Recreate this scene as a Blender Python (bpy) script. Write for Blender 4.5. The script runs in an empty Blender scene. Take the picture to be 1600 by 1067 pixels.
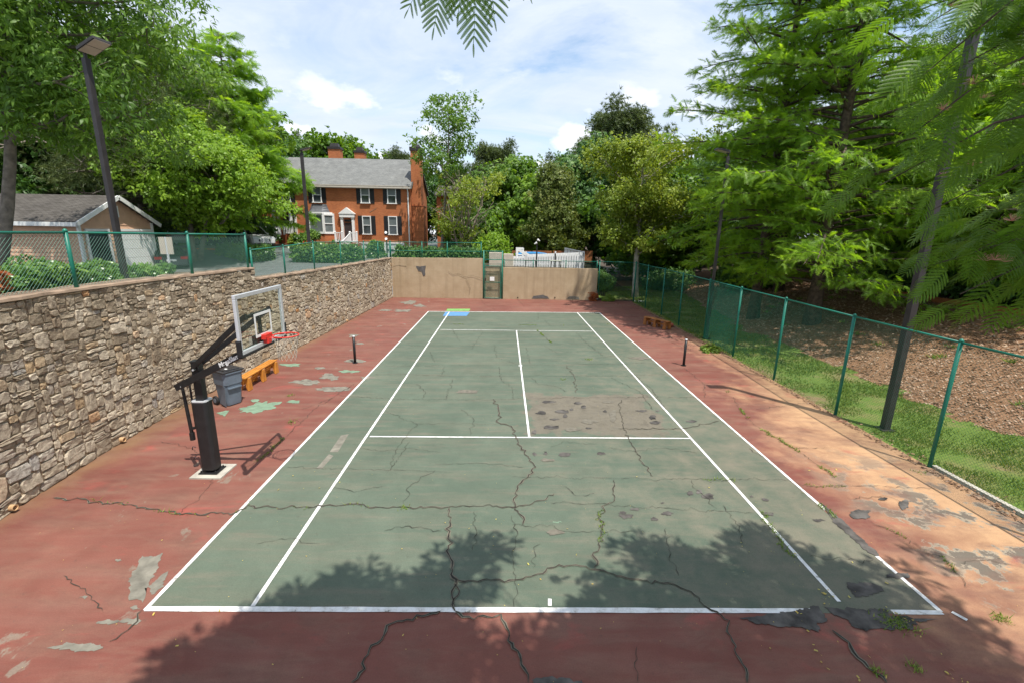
import bpy, bmesh, math, random
import numpy as np
from mathutils import Vector, Matrix, noise as mnoise
R_ = math.radians
rnd = random.Random(7)
SC = bpy.context.scene
COL = SC.collection

# ------------------------------------------------------------------ camera, sky, sun, exposure
CP = np.array([-0.706, -5.254, 5.07]); YAW, PIT, ROL, FPX = .0201, -.2361, .0183, 712.05
def cam_axes():
    f = np.array([math.sin(YAW)*math.cos(PIT), math.cos(YAW)*math.cos(PIT), math.sin(PIT)])
    r = np.array([math.cos(YAW), -math.sin(YAW), 0.]); u = np.cross(r, f)
    return r*math.cos(ROL)+u*math.sin(ROL), -r*math.sin(ROL)+u*math.cos(ROL), f
AX = cam_axes()
cd = bpy.data.cameras.new('camera'); cam = bpy.data.objects.new('camera', cd); COL.objects.link(cam)
cd.sensor_width = 36; cd.lens = FPX/1600*36; cd.clip_start = .05; cd.clip_end = 2000
m = Matrix.Identity(4)
for i in range(3):
    m[i][0] = AX[0][i]; m[i][1] = AX[1][i]; m[i][2] = -AX[2][i]; m[i][3] = CP[i]
cam.matrix_world = m; SC.camera = cam

SUN = Vector((.27, -.34, 1.0)).normalized()
W = bpy.data.worlds.new('World'); SC.world = W; W.use_nodes = True
nt = W.node_tree; nt.nodes.clear()
def N(nt, t, **kw):
    n = nt.nodes.new(t)
    for k, v in kw.items():
        if k.startswith('i_'):
            n.inputs[k[2:].replace('_', ' ')].default_value = v
        else: setattr(n, k, v)
    return n
def math_(nt, op, a, b=None, clamp=False):
    n = nt.nodes.new('ShaderNodeMath'); n.operation = op; n.use_clamp = clamp
    for i, v in enumerate((a, b)):
        if v is None: continue
        if isinstance(v, (int, float)): n.inputs[i].default_value = v
        else: nt.links.new(v, n.inputs[i])
    return n.outputs[0]
def ramp(nt, fac, stops, interp='LINEAR'):
    n = nt.nodes.new('ShaderNodeValToRGB'); cr = n.color_ramp; cr.interpolation = interp
    while len(cr.elements) < len(stops): cr.elements.new(.5)
    for e, (p, c) in zip(cr.elements, stops):
        e.position = p; e.color = (*c, 1) if len(c) == 3 else c
    nt.links.new(fac, n.inputs[0]); return n.outputs[0]
def mixc(nt, fac, a, b, mode='MIX'):
    n = nt.nodes.new('ShaderNodeMix'); n.data_type = 'RGBA'; n.blend_type = mode
    for i, v in ((0, fac), (6, a), (7, b)):
        if isinstance(v, (int, float)): n.inputs[i].default_value = v
        elif isinstance(v, tuple): n.inputs[i].default_value = (*v, 1) if len(v) == 3 else v
        else: nt.links.new(v, n.inputs[i])
    return n.outputs[2]
sky = N(nt, 'ShaderNodeTexSky', sky_type='NISHITA', sun_disc=False, sun_elevation=math.asin(SUN.z),
        sun_rotation=math.atan2(SUN.x, SUN.y), air_density=1.3, dust_density=.6, ozone_density=2.0)
tc = N(nt, 'ShaderNodeTexCoord'); sp = N(nt, 'ShaderNodeSeparateXYZ'); nt.links.new(tc.outputs['Generated'], sp.inputs[0])
zz = math_(nt, 'ADD', math_(nt, 'MAXIMUM', sp.outputs[2], 0.0), .22)
cx = N(nt, 'ShaderNodeCombineXYZ')
nt.links.new(math_(nt, 'DIVIDE', sp.outputs[0], zz), cx.inputs[0]); nt.links.new(math_(nt, 'DIVIDE', sp.outputs[1], zz), cx.inputs[1])
mp = N(nt, 'ShaderNodeMapping'); mp.inputs['Rotation'].default_value = (0, 0, R_(-12)); mp.inputs['Scale'].default_value = (.75, 1.5, 1); mp.inputs['Location'].default_value = (.4, .9, 0)
nt.links.new(cx.outputs[0], mp.inputs[0])
n1 = N(nt, 'ShaderNodeTexNoise', i_Scale=1.3, i_Detail=9.0, i_Roughness=.60, i_Distortion=.9); nt.links.new(mp.outputs[0], n1.inputs[0])
cir = ramp(nt, n1.outputs[0], [(.31, (.06,)*3), (.42, (.58,)*3), (.56, (.96,)*3)])
mp2 = N(nt, 'ShaderNodeMapping'); mp2.inputs['Scale'].default_value = (3.4, 3.4, 6.5); mp2.inputs['Location'].default_value = (3.1, .6, .35); nt.links.new(tc.outputs['Generated'], mp2.inputs[0])
n2 = N(nt, 'ShaderNodeTexNoise', i_Scale=1.9, i_Detail=9.0, i_Roughness=.52); nt.links.new(mp2.outputs[0], n2.inputs[0])
lowz = ramp(nt, sp.outputs[2], [(.02, (1,)*3), (.20, (.95,)*3), (.34, (0,)*3)])
cum = math_(nt, 'MULTIPLY', ramp(nt, n2.outputs[0], [(.57, (0,)*3), (.63, (.9,)*3)]), lowz)
n3 = N(nt, 'ShaderNodeTexNoise', i_Scale=2.2, i_Detail=6.0, i_Roughness=.6); nt.links.new(mp.outputs[0], n3.inputs[0])
ccol = mixc(nt, n3.outputs[0], (4.5, 5.6, 7.5), (7.9, 8.2, 8.7))
skyc = mixc(nt, 1.0, sky.outputs[0], (1.45, 1.45, 1.45), 'MULTIPLY')
c1 = mixc(nt, cir, skyc, ccol)
c2 = mixc(nt, cum, c1, (8.9, 9.1, 9.4))
bg = N(nt, 'ShaderNodeBackground'); bg.inputs['Strength'].default_value = .108; nt.links.new(c2, bg.inputs[0])
wo = N(nt, 'ShaderNodeOutputWorld'); nt.links.new(bg.outputs[0], wo.inputs[0])
sl = bpy.data.lights.new('sun', 'SUN'); sl.energy = 4.8; sl.angle = R_(.53); sl.color = (1, .95, .87)
so = bpy.data.objects.new('sun', sl); COL.objects.link(so); so.rotation_euler = SUN.to_track_quat('Z', 'Y').to_euler()
SC.view_settings.view_transform = 'Standard'; SC.view_settings.look = 'None'; SC.view_settings.gamma = 1
SC.view_settings.exposure = 0.33; SC.view_settings.use_curve_mapping = False
SC.render.engine = 'CYCLES'
SC.cycles.max_bounces = 8; SC.cycles.transparent_max_bounces = 8

# ------------------------------------------------------------------ survey: where the photograph's lines of sight meet the place
def ray(u, v): return AX[0]*(u-800)/FPX + AX[1]*(533.5-v)/FPX + AX[2]
def G(u, v, z=0.): d = ray(u, v); return Vector(CP+d*((z-CP[2])/d[2]))
def AY(u, v, Y): d = ray(u, v); return Vector(CP+d*((Y-CP[1])/d[1]))
def AXp(u, v, X): d = ray(u, v); return Vector(CP+d*((X-CP[0])/d[0]))
def PX(P):
    d = np.array(P)-CP; x, y, z = d@AX[0], d@AX[1], d@AX[2]
    return (800+FPX*x/z, 533.5-FPX*y/z) if z > .05 else (-9999, -9999)

# ------------------------------------------------------------------ materials
def new_mat(name):
    mt = bpy.data.materials.new(name); mt.use_nodes = True; t = mt.node_tree; t.nodes.clear()
    o = t.nodes.new('ShaderNodeOutputMaterial'); b = t.nodes.new('ShaderNodeBsdfPrincipled'); t.links.new(b.outputs[0], o.inputs[0])
    return mt, t, b, o
def coords(t, scale=(1, 1, 1), kind='Object'):
    c = t.nodes.new('ShaderNodeTexCoord'); p = t.nodes.new('ShaderNodeMapping'); p.inputs['Scale'].default_value = scale
    t.links.new(c.outputs[kind], p.inputs[0]); return p.outputs[0]
def tex_noise(t, vec, scale, detail=5., rough=.55, dist=0.):
    n = N(t, 'ShaderNodeTexNoise', i_Scale=scale, i_Detail=detail, i_Roughness=rough, i_Distortion=dist); t.links.new(vec, n.inputs[0]); return n.outputs[0]
def bump(t, b, h, strength=.3, dist=.01):
    n = N(t, 'ShaderNodeBump'); n.inputs['Strength'].default_value = strength; n.inputs['Distance'].default_value = dist
    t.links.new(h, n.inputs['Height']); t.links.new(n.outputs[0], b.inputs['Normal'])
def simple(name, col, rough=.6, var=.25, scale=6., metal=0., bmp=0., spec=.4, col2=None):
    mt, t, b, o = new_mat(name); v = coords(t)
    nz = tex_noise(t, v, scale)
    a = tuple(max(0, c*(1-var)) for c in col); c2 = col2 or tuple(min(1, c*(1+var)) for c in col)
    t.links.new(ramp(t, nz, [(.3, a), (.7, c2)]), b.inputs['Base Color'])
    b.inputs['Roughness'].default_value = rough; b.inputs['Metallic'].default_value = metal; b.inputs['Specular IOR Level'].default_value = spec
    if bmp: bump(t, b, tex_noise(t, v, scale*6), bmp, .01)
    return mt
def leaf_mat(name, dark, mid, light, trans=.42, rough=.45):
    mt, t, b, o = new_mat(name)
    at = N(t, 'ShaderNodeAttribute', attribute_name='tint')
    c = ramp(t, at.outputs['Fac'], [(0., dark), (.5, mid), (1., light)])
    t.links.new(c, b.inputs['Base Color']); b.inputs['Roughness'].default_value = rough; b.inputs['Specular IOR Level'].default_value = .35
    tr = N(t, 'ShaderNodeBsdfTranslucent'); t.links.new(mixc(t, 1., c, (1.9, 1.75, .55), 'MULTIPLY'), tr.inputs[0])
    ms = N(t, 'ShaderNodeMixShader'); ms.inputs[0].default_value = trans
    t.links.new(b.outputs[0], ms.inputs[1]); t.links.new(tr.outputs[0], ms.inputs[2]); t.links.new(ms.outputs[0], o.inputs[0])
    return mt
def tinted(name, stops, rough=.85, nscale=14., bmp=.5, amt=.45, attr='tint', bdist=.012):
    mt, t, b, o = new_mat(name); at = N(t, 'ShaderNodeAttribute', attribute_name=attr); v = coords(t)
    c = ramp(t, at.outputs['Fac'], stops)
    nz = tex_noise(t, v, nscale, 8., .65)
    c = mixc(t, amt, c, ramp(t, nz, [(.3, (.3, .28, .25)), (.7, (1.35, 1.32, 1.28))]), 'MULTIPLY')
    big = tex_noise(t, coords(t, (1, 1, .55)), .9, 6., .62)
    c = mixc(t, ramp(t, big, [(.5, (0,)*3), (.72, (.5,)*3)]), c, (.12, .075, .045))
    t.links.new(c, b.inputs['Base Color']); b.inputs['Roughness'].default_value = rough; b.inputs['Specular IOR Level'].default_value = .2
    bump(t, b, tex_noise(t, v, nscale*1.5, 9., .72), bmp, bdist); return mt

MT = {}
def court_mat(name, base, base2, worn, green=False):
    mt, t, b, o = new_mat(name); v = coords(t)
    sp = N(t, 'ShaderNodeSeparateXYZ'); t.links.new(v, sp.inputs[0])
    big = tex_noise(t, v, .32, 6., .55, .6); med = tex_noise(t, v, 1.6, 8., .62, .3)
    fine = tex_noise(t, v, 60., 4., .7)
    st = tex_noise(t, coords(t, (.35, 2.6, 1)), 1., 6., .6, .2)
    c = mixc(t, ramp(t, big, [(.38, (0,)*3), (.66, (1,)*3)]), base, base2)
    c = mixc(t, ramp(t, st, [(.45, (0,)*3), (.75, (.55,)*3)]), c, worn)
    if green:   # traffic and water have worn the paint brown towards the right half
        g = math_(t, 'ADD', math_(t, 'MULTIPLY', sp.outputs[0], .05), math_(t, 'MULTIPLY', sp.outputs[1], -.012))
        w = ramp(t, math_(t, 'ADD', g, med), [(.50, (0,)*3), (.85, (.75,)*3)])
        c = mixc(t, w, c, (.178, .155, .113))
        bx0, bx1, by0, by1 = G(829, 680).x, G(1074, 682).x-.15, G(900, 682).y+.05, G(900, 614).y
        ex = math_(t, 'MINIMUM', math_(t, 'SUBTRACT', sp.outputs[0], bx0), math_(t, 'SUBTRACT', bx1, sp.outputs[0])); ey = math_(t, 'MINIMUM', math_(t, 'SUBTRACT', sp.outputs[1], by0), math_(t, 'SUBTRACT', by1, sp.outputs[1]))
        e = math_(t, 'ADD', math_(t, 'MINIMUM', ex, ey), math_(t, 'MULTIPLY', math_(t, 'SUBTRACT', tex_noise(t, v, 1.1, 8., .65), .5), 2.9))
        mott = ramp(t, tex_noise(t, v, 2.6, 8., .7, .4), [(.3, (.112, .096, .074)), (.5, (.168, .146, .110)), (.7, (.130, .114, .092))])
        c = mixc(t, ramp(t, e, [(.04, (0,)*3), (.16, (.8,)*3), (.5, (.95,)*3)]), c, mott)
        strk = tex_noise(t, coords(t, (.5, 3.2, 1)), 1.7, 7., .65)
        c = mixc(t, ramp(t, strk, [(.52, (0,)*3), (.7, (.5,)*3)]), c, (.185, .16, .12))
    else:       # the red coat is worn to the tan base along the right fence
        g = math_(t, 'MULTIPLY', math_(t, 'SUBTRACT', sp.outputs[0], 5.9), .30)
        g2 = math_(t, 'MULTIPLY', math_(t, 'SUBTRACT', sp.outputs[1], 9.0), -.055)
        s = math_(t, 'ADD', math_(t, 'ADD', g, math_(t, 'MINIMUM', g2, .35)), math_(t, 'MULTIPLY', math_(t, 'SUBTRACT', big, .5), 1.5))
        s = math_(t, 'ADD', s, math_(t, 'MULTIPLY', math_(t, 'SUBTRACT', med, .5), .8))
        c = mixc(t, ramp(t, s, [(.2, (0,)*3), (.85, (.95,)*3)]), c, (.47, .285, .155))
        # dirt band at the foot of the stone wall
        l = math_(t, 'MULTIPLY', math_(t, 'ADD', sp.outputs[0], 9.0), -1.2)
        l = math_(t, 'ADD', l, math_(t, 'MULTIPLY', math_(t, 'SUBTRACT', med, .5), 1.4))
        c = mixc(t, ramp(t, l, [(.0, (0,)*3), (.8, (.6,)*3)]), c, (.20, .13, .06))
        fl = tex_noise(t, v, 1.5, 14., .66, .25)
        zr = math_(t, 'MULTIPLY', ramp(t, math_(t, 'ADD', math_(t, 'MULTIPLY', sp.outputs[0], .1), 0.), [(.60, (0,)*3), (.68, (1,)*3)]), ramp(t, math_(t, 'ADD', math_(t, 'MULTIPLY', sp.outputs[1], .05), .3), [(.42, (1,)*3), (.56, (0,)*3)]))
        c = mixc(t, math_(t, 'MULTIPLY', zr, ramp(t, fl, [(.515, (0,)*3), (.53, (.95,)*3)])), c, (.29, .25, .19))
        c = mixc(t, math_(t, 'MULTIPLY', zr, ramp(t, fl, [(.55, (0,)*3), (.562, (.95,)*3)])), c, (.135, .112, .088))
        zl = ramp(t, math_(t, 'ADD', math_(t, 'MULTIPLY', sp.outputs[0], -.1), 0.), [(.50, (0,)*3), (.60, (1,)*3), (.74, (1,)*3), (.82, (0,)*3)])
        fl2 = tex_noise(t, coords(t, (1.3, .8, 1)), 1.3, 14., .64, .2)
        c = mixc(t, math_(t, 'MULTIPLY', zl, ramp(t, fl2, [(.635, (0,)*3), (.66, (.6,)*3)])), c, (.24, .225, .175))
        dust = tex_noise(t, coords(t, (.55, 1.7, 1)), 1.4, 8., .66, .3)
        c = mixc(t, ramp(t, dust, [(.47, (0,)*3), (.72, (.65,)*3)]), c, (.225, .130, .090))
        c = mixc(t, ramp(t, tex_noise(t, coords(t, (.4, 1.2, 1)), 1.9, 8., .66, .3), [(.52, (0,)*3), (.72, (.6,)*3)]), c, (.135, .058, .045))
        # fresh red overspray
        c = mixc(t, ramp(t, tex_noise(t, coords(t, (.8, 1.6, 1)), .9, 6., .6, .5), [(.60, (0,)*3), (.72, (.55,)*3)]), c, (.36, .075, .06))
    c = mixc(t, .55, c, ramp(t, fine, [(.25, (.66,)*3), (.75, (1.3,)*3)]), 'MULTIPLY')
    c = mixc(t, ramp(t, tex_noise(t, v, 9., 6., .7), [(.60, (0,)*3), (.72, (.45,)*3)]), c, (.07, .06, .05))
    c = mixc(t, .8, c, ramp(t, med, [(.3, (.85,)*3), (.7, (1.1,)*3)]), 'MULTIPLY')
    t.links.new(c, b.inputs['Base Color'])
    t.links.new(ramp(t, big, [(.3, (.62,)*3), (.7, (.85,)*3)]), b.inputs['Roughness']); b.inputs['Specular IOR Level'].default_value = .3
    bump(t, b, tex_noise(t, v, 90., 4., .7), .25, .004)
    return mt
MT['red'] = court_mat('red_court_paint', (.172, .058, .043), (.215, .083, .060), (.235, .130, .098))
MT['green'] = court_mat('green_court_paint', (.089, .117, .083), (.114, .143, .104), (.165, .155, .112), True)
def line_mat():
    mt, t, b, o = new_mat('white_line_paint'); v = coords(t)
    n = tex_noise(t, v, 7., 9., .7)
    t.links.new(ramp(t, n, [(.33, (.20, .19, .16)), (.40, (.62, .60, .56)), (.55, (.79, .78, .76))]), b.inputs['Base Color']); b.inputs['Roughness'].default_value = .7
    return mt
MT['line'] = line_mat()
MT['crack'] = simple('crack_dirt', (.030, .027, .021), .95, .5, 8.)
MT['crackthin'] = simple('hairline_crack_dirt', (.045, .042, .032), .95, .5, 8.)
MT['bitumen'] = simple('bitumen_patch', (.082, .074, .066), .92, .75, 3.5, bmp=.4)
MT['greypatch'] = simple('grey_bare_patch', (.185, .172, .138), .9, .35, 5., bmp=.2)
MT['tealpatch'] = simple('old_green_paint', (.17, .25, .17), .85, .22, 5.)
MT['brownpatch'] = simple('bare_brown_surface', (.165, .13, .095), .9, .35, 3.5, bmp=.3)
MT['bluepaint'] = simple('blue_paint', (.10, .25, .50), .8, .2, 5.); MT['limepaint'] = simple('lime_paint', (.17, .36, .10), .8, .2, 5.)
MT['mortar'] = simple('wall_mortar', (.30, .235, .16), .95, .45, 5., bmp=.6)
MT['stone'] = tinted('field_stone', [(0, (0.263, 0.213, 0.153)), (.22, (0.370, 0.307, 0.223)), (.45, (0.482, 0.411, 0.312)), (.62, (0.560, 0.489, 0.381)), (.74, (0.470, 0.343, 0.205)), (.86, (0.403, 0.380, 0.344)), (.94, (0.627, 0.551, 0.428)), (1, (0.515, 0.260, 0.102))], .92, 11., 1., .6, bdist=.032)
MT['coping'] = simple('wall_coping', (.30, .215, .15), .95, .35, 3., bmp=.5)
def stucco():
    mt, t, b, o = new_mat('tan_stucco'); v = coords(t)
    n = tex_noise(t, v, 1.1, 7., .6); f = tex_noise(t, v, 45., 5., .7); st = tex_noise(t, coords(t, (2.6, 1, .16)), 1.2, 6., .6)
    c = ramp(t, n, [(.3, (.37, .275, .17)), (.7, (.47, .365, .24))])
    c = mixc(t, ramp(t, st, [(.5, (0,)*3), (.75, (.45,)*3)]), c, (.23, .165, .10))
    t.links.new(c, b.inputs['Base Color']); b.inputs['Roughness'].default_value = .92; b.inputs['Specular IOR Level'].default_value = .2
    crs = N(t, 'ShaderNodeTexBrick'); crs.inputs['Scale'].default_value = 1.; crs.inputs['Brick Width'].default_value = .4; crs.inputs['Row Height'].default_value = .2; crs.inputs['Mortar Size'].default_value = .012; crs.inputs['Mortar Smooth'].default_value = 1.
    sx = N(t, 'ShaderNodeSeparateXYZ'); t.links.new(v, sx.inputs[0]); cb = N(t, 'ShaderNodeCombineXYZ'); t.links.new(sx.outputs[0], cb.inputs[0]); t.links.new(sx.outputs[2], cb.inputs[1]); t.links.new(cb.outputs[0], crs.inputs[0])
    bump(t, b, math_(t, 'SUBTRACT', f, math_(t, 'MULTIPLY', crs.outputs['Fac'], .35)), .55, .02); return mt
MT['stucco'] = stucco()
MT['fencegreen'] = simple('green_vinyl', (.010, .155, .105), .42, .15, 3.)
MT['wire'] = simple('green_vinyl_wire', (.012, .135, .090), .5, .15, 3.)
MT['black'] = simple('black_powder_coat', (.016, .016, .017), .42, .3, 12.); MT['pad'] = simple('black_vinyl_pad', (.018, .017, .018), .5, .3, 4., bmp=.15)
MT['bronze'] = simple('dark_bronze_pole', (.030, .026, .026), .5, .25, 4.)
MT['lampface'] = simple('lamp_lens', (.50, .44, .36), .3, .1, 5.)
MT['silver'] = simple('brushed_aluminium', (.62, .63, .65), .35, .06, 9., metal=.35)
MT['orange'] = simple('rim_red', (.62, .035, .025), .35, .1, 5.)
MT['white'] = simple('white_paint', (.78, .78, .76), .5, .06, 5.); MT['whitewood'] = simple('white_fence_paint', (.74, .74, .73), .6, .08, 4.)
MT['netcord'] = simple('net_cord', (.44, .40, .33), .9, .2, 9.)
MT['benchwood'] = simple('orange_stained_wood', (.56, .215, .032), .5, .25, 3., col2=(.66, .28, .05)); MT['benchold'] = simple('worn_orange_wood', (.34, .13, .035), .65, .35, 4.)
MT['binbody'] = simple('slate_blue_plastic', (.13, .165, .205), .5, .12, 4.); MT['binlid'] = simple('dark_plastic_lid', (.028, .028, .030), .45, .25, 6.)
MT['rubber'] = simple('black_rubber', (.02, .02, .02), .8, .3, 6.); MT['concrete'] = simple('pale_concrete', (.42, .39, .33), .9, .25, 4., bmp=.3)
MT['clay'] = simple('clay_pipe', (.52, .33, .17), .7, .25, 8.); MT['dark'] = simple('dark_hole', (.006, .006, .006), .9, .3, 5.)
MT['ball'] = simple('worn_basketball', (.36, .10, .05), .7, .3, 6.)
def brick_mat(name, c1, c2, mort):
    mt, t, b, o = new_mat(name); v = coords(t)
    g = t.nodes.new('ShaderNodeNewGeometry'); sn = N(t, 'ShaderNodeSeparateXYZ'); t.links.new(g.outputs['Normal'], sn.inputs[0])
    sx = N(t, 'ShaderNodeSeparateXYZ'); t.links.new(v, sx.inputs[0])
    u = math_(t, 'ADD', sx.outputs[0], sx.outputs[1]); cb = N(t, 'ShaderNodeCombineXYZ'); t.links.new(u, cb.inputs[0]); t.links.new(sx.outputs[2], cb.inputs[1])
    br = N(t, 'ShaderNodeTexBrick'); t.links.new(cb.outputs[0], br.inputs[0])
    br.inputs['Scale'].default_value = 1.; br.inputs['Brick Width'].default_value = .22; br.inputs['Row Height'].default_value = .075; br.inputs['Mortar Size'].default_value = .006
    br.inputs['Color1'].default_value = (*c1, 1); br.inputs['Color2'].default_value = (*c2, 1); br.inputs['Mortar'].default_value = (*mort, 1)
    n = tex_noise(t, v, .8, 6.)
    c = mixc(t, .6, br.outputs['Color'], ramp(t, n, [(.3, (.8,)*3), (.7, (1.15,)*3)]), 'MULTIPLY')
    t.links.new(c, b.inputs['Base Color']); b.inputs['Roughness'].default_value = .9; bump(t, b, br.outputs['Fac'], -.3, .006); return mt
MT['brick'] = brick_mat('orange_red_brick', (.46, .140, .044), (.36, .098, .032), (.38, .20, .10))
def shingle(name, c1, c2, rh=.14):
    mt, t, b, o = new_mat(name); v = coords(t)
    sx = N(t, 'ShaderNodeSeparateXYZ'); t.links.new(v, sx.inputs[0])
    cb = N(t, 'ShaderNodeCombineXYZ'); t.links.new(sx.outputs[0], cb.inputs[0]); t.links.new(math_(t, 'ADD', sx.outputs[1], sx.outputs[2]), cb.inputs[1])
    br = N(t, 'ShaderNodeTexBrick'); t.links.new(cb.outputs[0], br.inputs[0]); br.inputs['Scale'].default_value = 1.; br.inputs['Brick Width'].default_value = .3; br.inputs['Row Height'].default_value = rh; br.inputs['Mortar Size'].default_value = .012
    br.inputs['Color1'].default_value = (*c1, 1); br.inputs['Color2'].default_value = (*c2, 1); br.inputs['Mortar'].default_value = tuple(.55*x for x in c1)+(1,)
    n = tex_noise(t, v, 1.3, 7., .65)
    t.links.new(mixc(t, .8, br.outputs['Color'], ramp(t, n, [(.3, (.75,)*3), (.7, (1.2,)*3)]), 'MULTIPLY'), b.inputs['Base Color']); b.inputs['Roughness'].default_value = .95; b.inputs['Specular IOR Level'].default_value = .15
    return mt
MT['roof'] = shingle('grey_shingle', (.17, .175, .17), (.22, .222, .212)); MT['roofdark'] = shingle('weathered_dark_shingle', (.078, .071, .063), (.118, .108, .098))
MT['shutter'] = simple('black_shutter_paint', (.018, .018, .020), .6, .2, 6.); MT['glass'] = simple('window_glass', (.055, .065, .07), .12, .5, 1.2, spec=.7)
MT['blind'] = simple('window_blind', (.13, .15, .15), .4, .15, 2., spec=.6); MT['leadroof'] = simple('bay_lead_roof', (.10, .105, .115), .55, .25, 3.)
MT['trim'] = simple('cream_trim', (.52, .47, .40), .6, .08, 4.); MT['door'] = simple('dark_door_paint', (.045, .035, .035), .5, .2, 4.); MT['garage'] = simple('pale_garage_door', (.55, .60, .57), .6, .08, 4.)
MT['siding'] = simple('salmon_siding', (.60, .37, .245), .75, .1, 2.5); MT['stairbrick'] = simple('brick_steps', (.28, .075, .03), .9, .25, 9.)
MT['asphalt'] = simple('old_asphalt', (.105, .115, .11), .95, .25, 2.2, bmp=.4); MT['soil'] = simple('forest_floor', (.075, .052, .032), .97, .5, 3., bmp=.6)
def ground_mix(name, stops, s1, s2, bs=.6):
    mt, t, b, o = new_mat(name); v = coords(t); n = tex_noise(t, v, s1, 8., .65); f = tex_noise(t, v, s2, 5., .7)
    c = ramp(t, n, stops); c = mixc(t, .75, c, ramp(t, f, [(.25, (.45,)*3), (.75, (1.5,)*3)]), 'MULTIPLY'); t.links.new(c, b.inputs['Base Color']); b.inputs['Roughness'].default_value = .95; b.inputs['Specular IOR Level'].default_value = .15
    bump(t, b, f, bs, .03); return mt
MT['lawn'] = ground_mix('lawn_turf', [(.32, (.10, .15, .03)), (.48, (.115, .175, .035)), (.58, (.17, .175, .06)), (.68, (.23, .165, .09))], .6, 26.)
MT['mulch'] = ground_mix('leaf_mulch', [(.3, (.20, .105, .055)), (.5, (.25, .145, .085)), (.7, (.17, .085, .04))], 1.1, 18., .9)
MT['chips'] = tinted('mulch_chips', [(0, (.10, .055, .03)), (.4, (.26, .155, .095)), (.75, (.38, .26, .18)), (1, (.48, .36, .26))], .9, 6., .2, .3)
MT['grass'] = leaf_mat('grass_blades', (0.066, 0.121, 0.017), (0.126, 0.206, 0.031), (0.266, 0.284, 0.071), .3, .5)
MT['weed'] = leaf_mat('weed_leaves', (0.074, 0.142, 0.021), (0.148, 0.241, 0.035), (0.325, 0.369, 0.071), .3)
MT['bark'] = simple('brown_bark', (.085, .062, .046), .95, .5, 7., bmp=.9); MT['barkpale'] = simple('pale_bark', (.42, .38, .32), .85, .45, 3., bmp=.3); MT['barkgrey'] = simple('grey_bark', (.19, .16, .13), .92, .4, 5., bmp=.6); MT['twigdry'] = simple('dry_twig_bark', (.26, .21, .165), .92, .3, 6.)
MT['oak'] = leaf_mat('oak_leaves', (0.058, 0.128, 0.018), (0.121, 0.231, 0.029), (0.223, 0.346, 0.046)); MT['bright'] = leaf_mat('bright_maple_leaves', (0.102, 0.196, 0.017), (0.195, 0.332, 0.028), (0.354, 0.494, 0.060), .4)
MT['deep'] = leaf_mat('deep_green_leaves', (0.038, 0.096, 0.023), (0.075, 0.169, 0.035), (0.157, 0.259, 0.054), .25); MT['pine'] = leaf_mat('pine_needles', (0.045, 0.077, 0.027), (0.094, 0.134, 0.042), (0.189, 0.220, 0.073), .2)
MT['olive'] = leaf_mat('magnolia_leaves', (.050, .080, .014), (.115, .155, .026), (.28, .29, .070), .3, .55); MT['lime'] = leaf_mat('sycamore_leaves', (.115, .175, .018), (.215, .290, .034), (.38, .43, .080), .4)
MT['cyp'] = leaf_mat('cypress_needles', (.090, .185, .018), (.175, .32, .030), (.30, .46, .055), .52); MT['mimosa'] = leaf_mat('mimosa_leaflets', (.060, .140, .016), (.105, .215, .024), (.170, .290, .038), .48, .45)
MT['hedge'] = leaf_mat('hedge_leaves', (0.039, 0.098, 0.020), (0.089, 0.187, 0.032), (0.205, 0.310, 0.057), .22, .3); MT['rust'] = leaf_mat('dead_fern', (.20, .055, .018), (.32, .09, .025), (.42, .15, .05), .3); MT['litter'] = leaf_mat('fallen_leaves', (.45, .33, .10), (.55, .48, .12), (.60, .42, .10), .2)
MT['flower'] = simple('pink_mimosa_bloom', (.72, .36, .28), .8, .25, 8.); MT['redflower'] = simple('red_bloom', (.60, .09, .04), .7, .3, 9.)
MT['carwhite'] = simple('white_car_paint', (.62, .62, .62), .2, .04, 3., spec=.6); MT['carblack'] = simple('black_car_paint', (.016, .018, .022), .15, .1, 3., spec=.7); MT['tail'] = simple('red_tail_lens', (.55, .012, .02), .25, .1, 5.); MT['head'] = simple('clear_lamp_lens', (.55, .57, .6), .15, .1, 5.); MT['carglass'] = simple('car_glass', (.012, .014, .016), .06, .3, 3., spec=.8)
MT['timber'] = simple('orange_timber_edging', (.27, .10, .035), .85, .3, 4.); MT['bluecover'] = simple('blue_pool_cover', (.05, .28, .60), .5, .1, 4.); MT['beige'] = simple('beige_panel', (.50, .44, .36), .8, .1, 3.)
MT['glassboard'] = None
def acrylic():
    mt = bpy.data.materials.new('clear_acrylic'); mt.use_nodes = True; t = mt.node_tree; t.nodes.clear(); o = t.nodes.new('ShaderNodeOutputMaterial')
    tr = N(t, 'ShaderNodeBsdfTransparent'); tr.inputs[0].default_value = (.93, .96, .93, 1); gl = N(t, 'ShaderNodeBsdfGlossy'); gl.inputs['Roughness'].default_value = .04
    ms = N(t, 'ShaderNodeMixShader'); nz = tex_noise(t, coords(t), 3.); t.links.new(math_(t, 'MULTIPLY', nz, .09), ms.inputs[0]); t.links.new(tr.outputs[0], ms.inputs[1]); t.links.new(gl.outputs[0], ms.inputs[2]); t.links.new(ms.outputs[0], o.inputs[0]); return mt
MT['glassboard'] = acrylic()

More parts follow.
